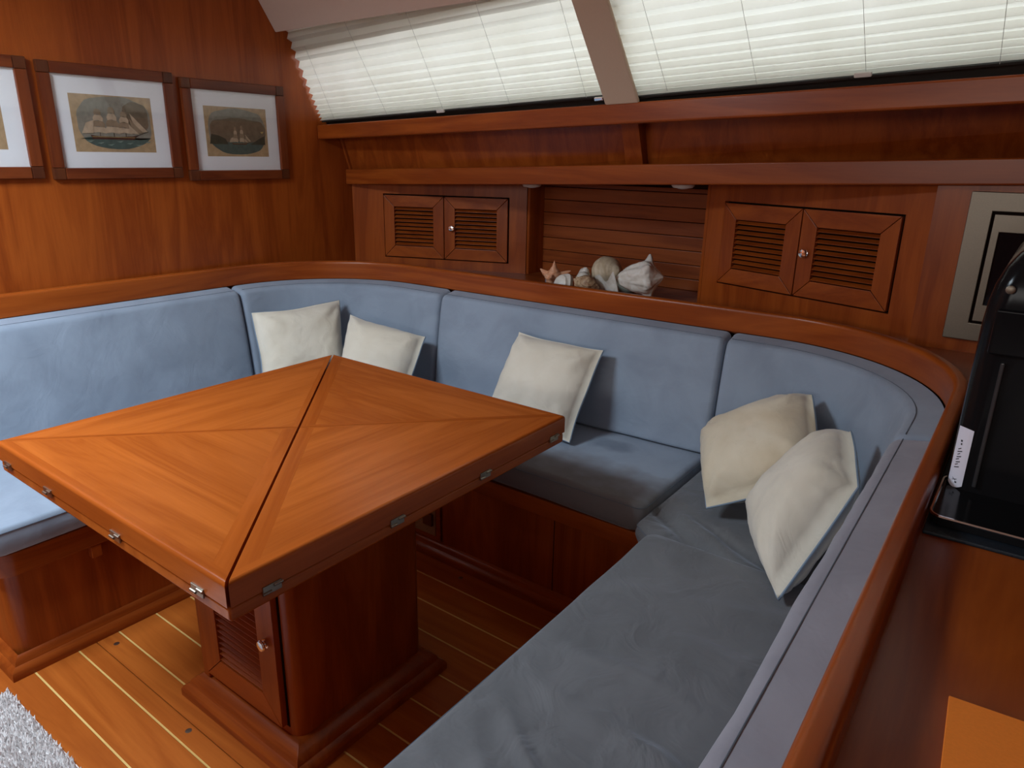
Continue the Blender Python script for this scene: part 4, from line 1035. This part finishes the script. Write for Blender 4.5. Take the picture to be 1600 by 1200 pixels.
# orange spiky conch, spire up
revolve_shell('conch_shell', (-1.545, 2.345, SH), (0.12, -0.15, 1.0), 0.5, interp([(0.010, 0), (0.022, 0.015), (0.034, 0.04), (0.040, 0.058), (0.028, 0.068), (0.020, 0.080), (0.010, 0.095), (0.001, 0.118)], 34),
              knobs(7, 0.44, 0.11, 0.85, 0.018, 0.05), 'shell_orange', 'orange-pink spiky conch shell standing at the left end of the shells', squash=0.85)
revolve_shell('spindle_shell', (-1.490, 2.445, SH), (0.45, -0.2, 0.85), 0.0, interp([(0.006, 0), (0.020, 0.018), (0.024, 0.04), (0.018, 0.055), (0.021, 0.075), (0.012, 0.092), (0.002, 0.10)], 28),
              knobs(5, 0.5, 0.2, 0.25, 0, 0.05), 'shell_white', 'white spindle shell leaning behind the round white fragment')
revolve_shell('shell_fragment', (-1.450, 2.305, SH), (-0.2, -0.9, 0.35), 0.3, interp([(0.006, 0.02), (0.015, 0.008), (0.025, 0.004), (0.035, 0.016), (0.040, 0.034), (0.030, 0.052), (0.004, 0.058)], 26),
              knobs(3, 0.6, 0.3, 0.25, 0, 0.06), 'shell_white', 'round white worn shell with its hollow whorl facing out')
revolve_shell('shell_fragment', (-1.452, 2.385, SH), (0.70, -0.1, -0.66), 0.9, interp([(0.004, 0), (0.022, 0.014), (0.026, 0.040), (0.022, 0.066), (0.018, 0.090), (0.003, 0.10)], 24),
              knobs(4, 0.3, 0.2, 0.4, 0, 0.03), 'shell_white', 'smooth white knobbed shell piece right of the round white fragment')
revolve_shell('murex_shell', (-1.388, 2.310, SH), (0.35, -0.3, 0.55), 0.2, interp([(0.004, 0), (0.024, 0.016), (0.040, 0.042), (0.036, 0.066), (0.024, 0.084), (0.004, 0.098)], 30),
              knobs(9, 0.45, 0.3, 0.35, 0.006, 0.10), 'shell_brown', 'small brown and cream rough shell in the middle of the group')
revolve_shell('tun_shell', (-1.395, 2.50, SH), (0.85, -0.25, 0.25), 0.0, interp([(0.014, -0.056), (0.040, -0.048), (0.060, -0.024), (0.066, 0.0), (0.058, 0.030), (0.040, 0.046), (0.026, 0.054), (0.016, 0.064), (0.002, 0.070)], 60),
              lambda th, t, r: (r*(1+0.018*math.sin(t*70-th)), 0), 'shell_tan', 'large round tan ribbed tun shell at the back of the shells')
revolve_shell('clam_shell', (-1.290, 2.475, SH), (0.3, -0.2, 0.9), 0.0, interp([(0.040, 0), (0.048, 0.02), (0.042, 0.05), (0.024, 0.072), (0.002, 0.082)], 24),
              lambda th, t, r: (r*(1+0.02*math.sin(t*50)), 0), 'shell_green', 'grey-green shell lying right of the tun shell')
# white wing-shaped fragment: a thick curved plate
vs, fs = [], []
nu, nv = 22, 10
for side in (1, -1):
    for i in range(nv+1):
        for j in range(nu+1):
            u, v = j/nu, i/nv; x = -0.055+0.110*u
            top = 0.074+0.010*math.sin(u*9)+0.036*max(0, u-0.62)/0.38-0.04*max(0, u-0.88)/0.12
            z = v*max(0.012, top); yy = 0.018*math.cos(u*3.0)-0.030*v*v+side*0.004*(1-v**4)
            vs.append((-1.300+x, 2.350+yy, SH+z+0.001))
m = (nu+1)*(nv+1)
for sidx in (0, 1):
    for i in range(nv):
        for j in range(nu):
            q = sidx*m+i*(nu+1)+j; fs.append((q, q+1, q+nu+2, q+nu+1))
for j in range(nu): fs.append((j, j+1, m+j+1, m+j)); q = nv*(nu+1)+j; fs.append((q, q+1, m+q+1, m+q))
for i in range(nv): q = i*(nu+1); fs.append((q, q+nu+1, m+q+nu+1, m+q)); q += nu; fs.append((q, q+nu+1, m+q+nu+1, m+q))
tag(build('shell_fragment', vs, fs, 'shell_white', ang=1.2), 'white wing-shaped shell fragment in front of the grey-green shell', 'shell', 'sea shells on the niche shelf')
# large white conch lying on its side
revolve_shell('conch_shell', (-1.180, 2.365, SH), (0.86, 0.30, 0.10), 0.4, interp([(0.004, -0.090), (0.022, -0.076), (0.040, -0.045), (0.054, -0.010), (0.060, 0.022), (0.056, 0.040), (0.040, 0.052), (0.030, 0.060), (0.018, 0.072), (0.004, 0.084)], 44),
              lambda th, t, r: (r*(1+0.55*math.exp(-((t-0.52)/0.085)**2)*max(0, math.cos(4.5*th))**3+0.16*noise.noise(V((math.cos(th)*2.2, math.sin(th)*2.2, t*5)))+0.07*noise.noise(V((math.cos(th)*6, math.sin(th)*6, t*14)))), 0.012*noise.noise(V((math.cos(th)*3, math.sin(th)*3, 7.7)))*(1-abs(2*t-1))), 'shell_white', 'large white knobbed conch lying alone at the right of the shells', n=64)
tag(lathe('shell_pebble', [(0.004, 0), (0.016, 0.005), (0.020, 0.020), (0.013, 0.036), (0.002, 0.046)], Fr((-1.612, 2.42, SH), (1, 0, 0), (0, 1, 0), (0, 0, 1)), 'shell_violet', n=14), 'tiny violet-grey shell left of the orange conch', 'shell', 'sea shells on the niche shelf')

# ------------------------------------------------------------------ rug
rg = thing('shag_rug', (-1.65, 0.0, 0), 'pale grey shag rug on the plank floor at lower left', 'rug')
RX0, RX1, RY0, RY1 = -1.965, -1.10, -0.60, 0.455
prism('backing', rr(RX0, RX1, RY0, RY1, 0.02), 0.0005, 0.006, 'rug_pile', rg)
vs, fs = [], []
y = RY0+.006; row = 0
while y < RY1:
    x = RX0+.004+(row % 2)*.004
    near = y > 0.22
    while x < RX1:
        jx, jy = random.uniform(-.003, .003), random.uniform(-.0025, .0025)
        h = 0.020+random.uniform(-.004, .005)+0.004*noise.noise(V((x*14, y*14, 0))); lx, ly = random.uniform(-.006, .006), random.uniform(-.010, .002)+0.004
        r = 0.0034 if near else 0.005; n0 = len(vs)
        for k_ in range(3): a_ = k_*2.094+random.random(); vs.append((x+jx+r*math.cos(a_), y+jy+r*math.sin(a_), 0.004))
        for k_ in range(3): a_ = k_*2.094; vs.append((x+jx+lx*.6+r*.9*math.cos(a_), y+jy+ly*.6+r*.9*math.sin(a_), h*.75))
        vs.append((x+jx+lx, y+jy+ly, h))
        fs += [(n0, n0+1, n0+4, n0+3), (n0+1, n0+2, n0+5, n0+4), (n0+2, n0, n0+3, n0+5), (n0+3, n0+4, n0+6), (n0+4, n0+5, n0+6), (n0+5, n0+3, n0+6)]
        x += 0.0055 if near else 0.013
    y += 0.0062 if near else 0.014; row += 1
pl = build('pile', vs, fs, 'rug_pile', rg, ang=1.5); pl['kind'] = 'stuff'
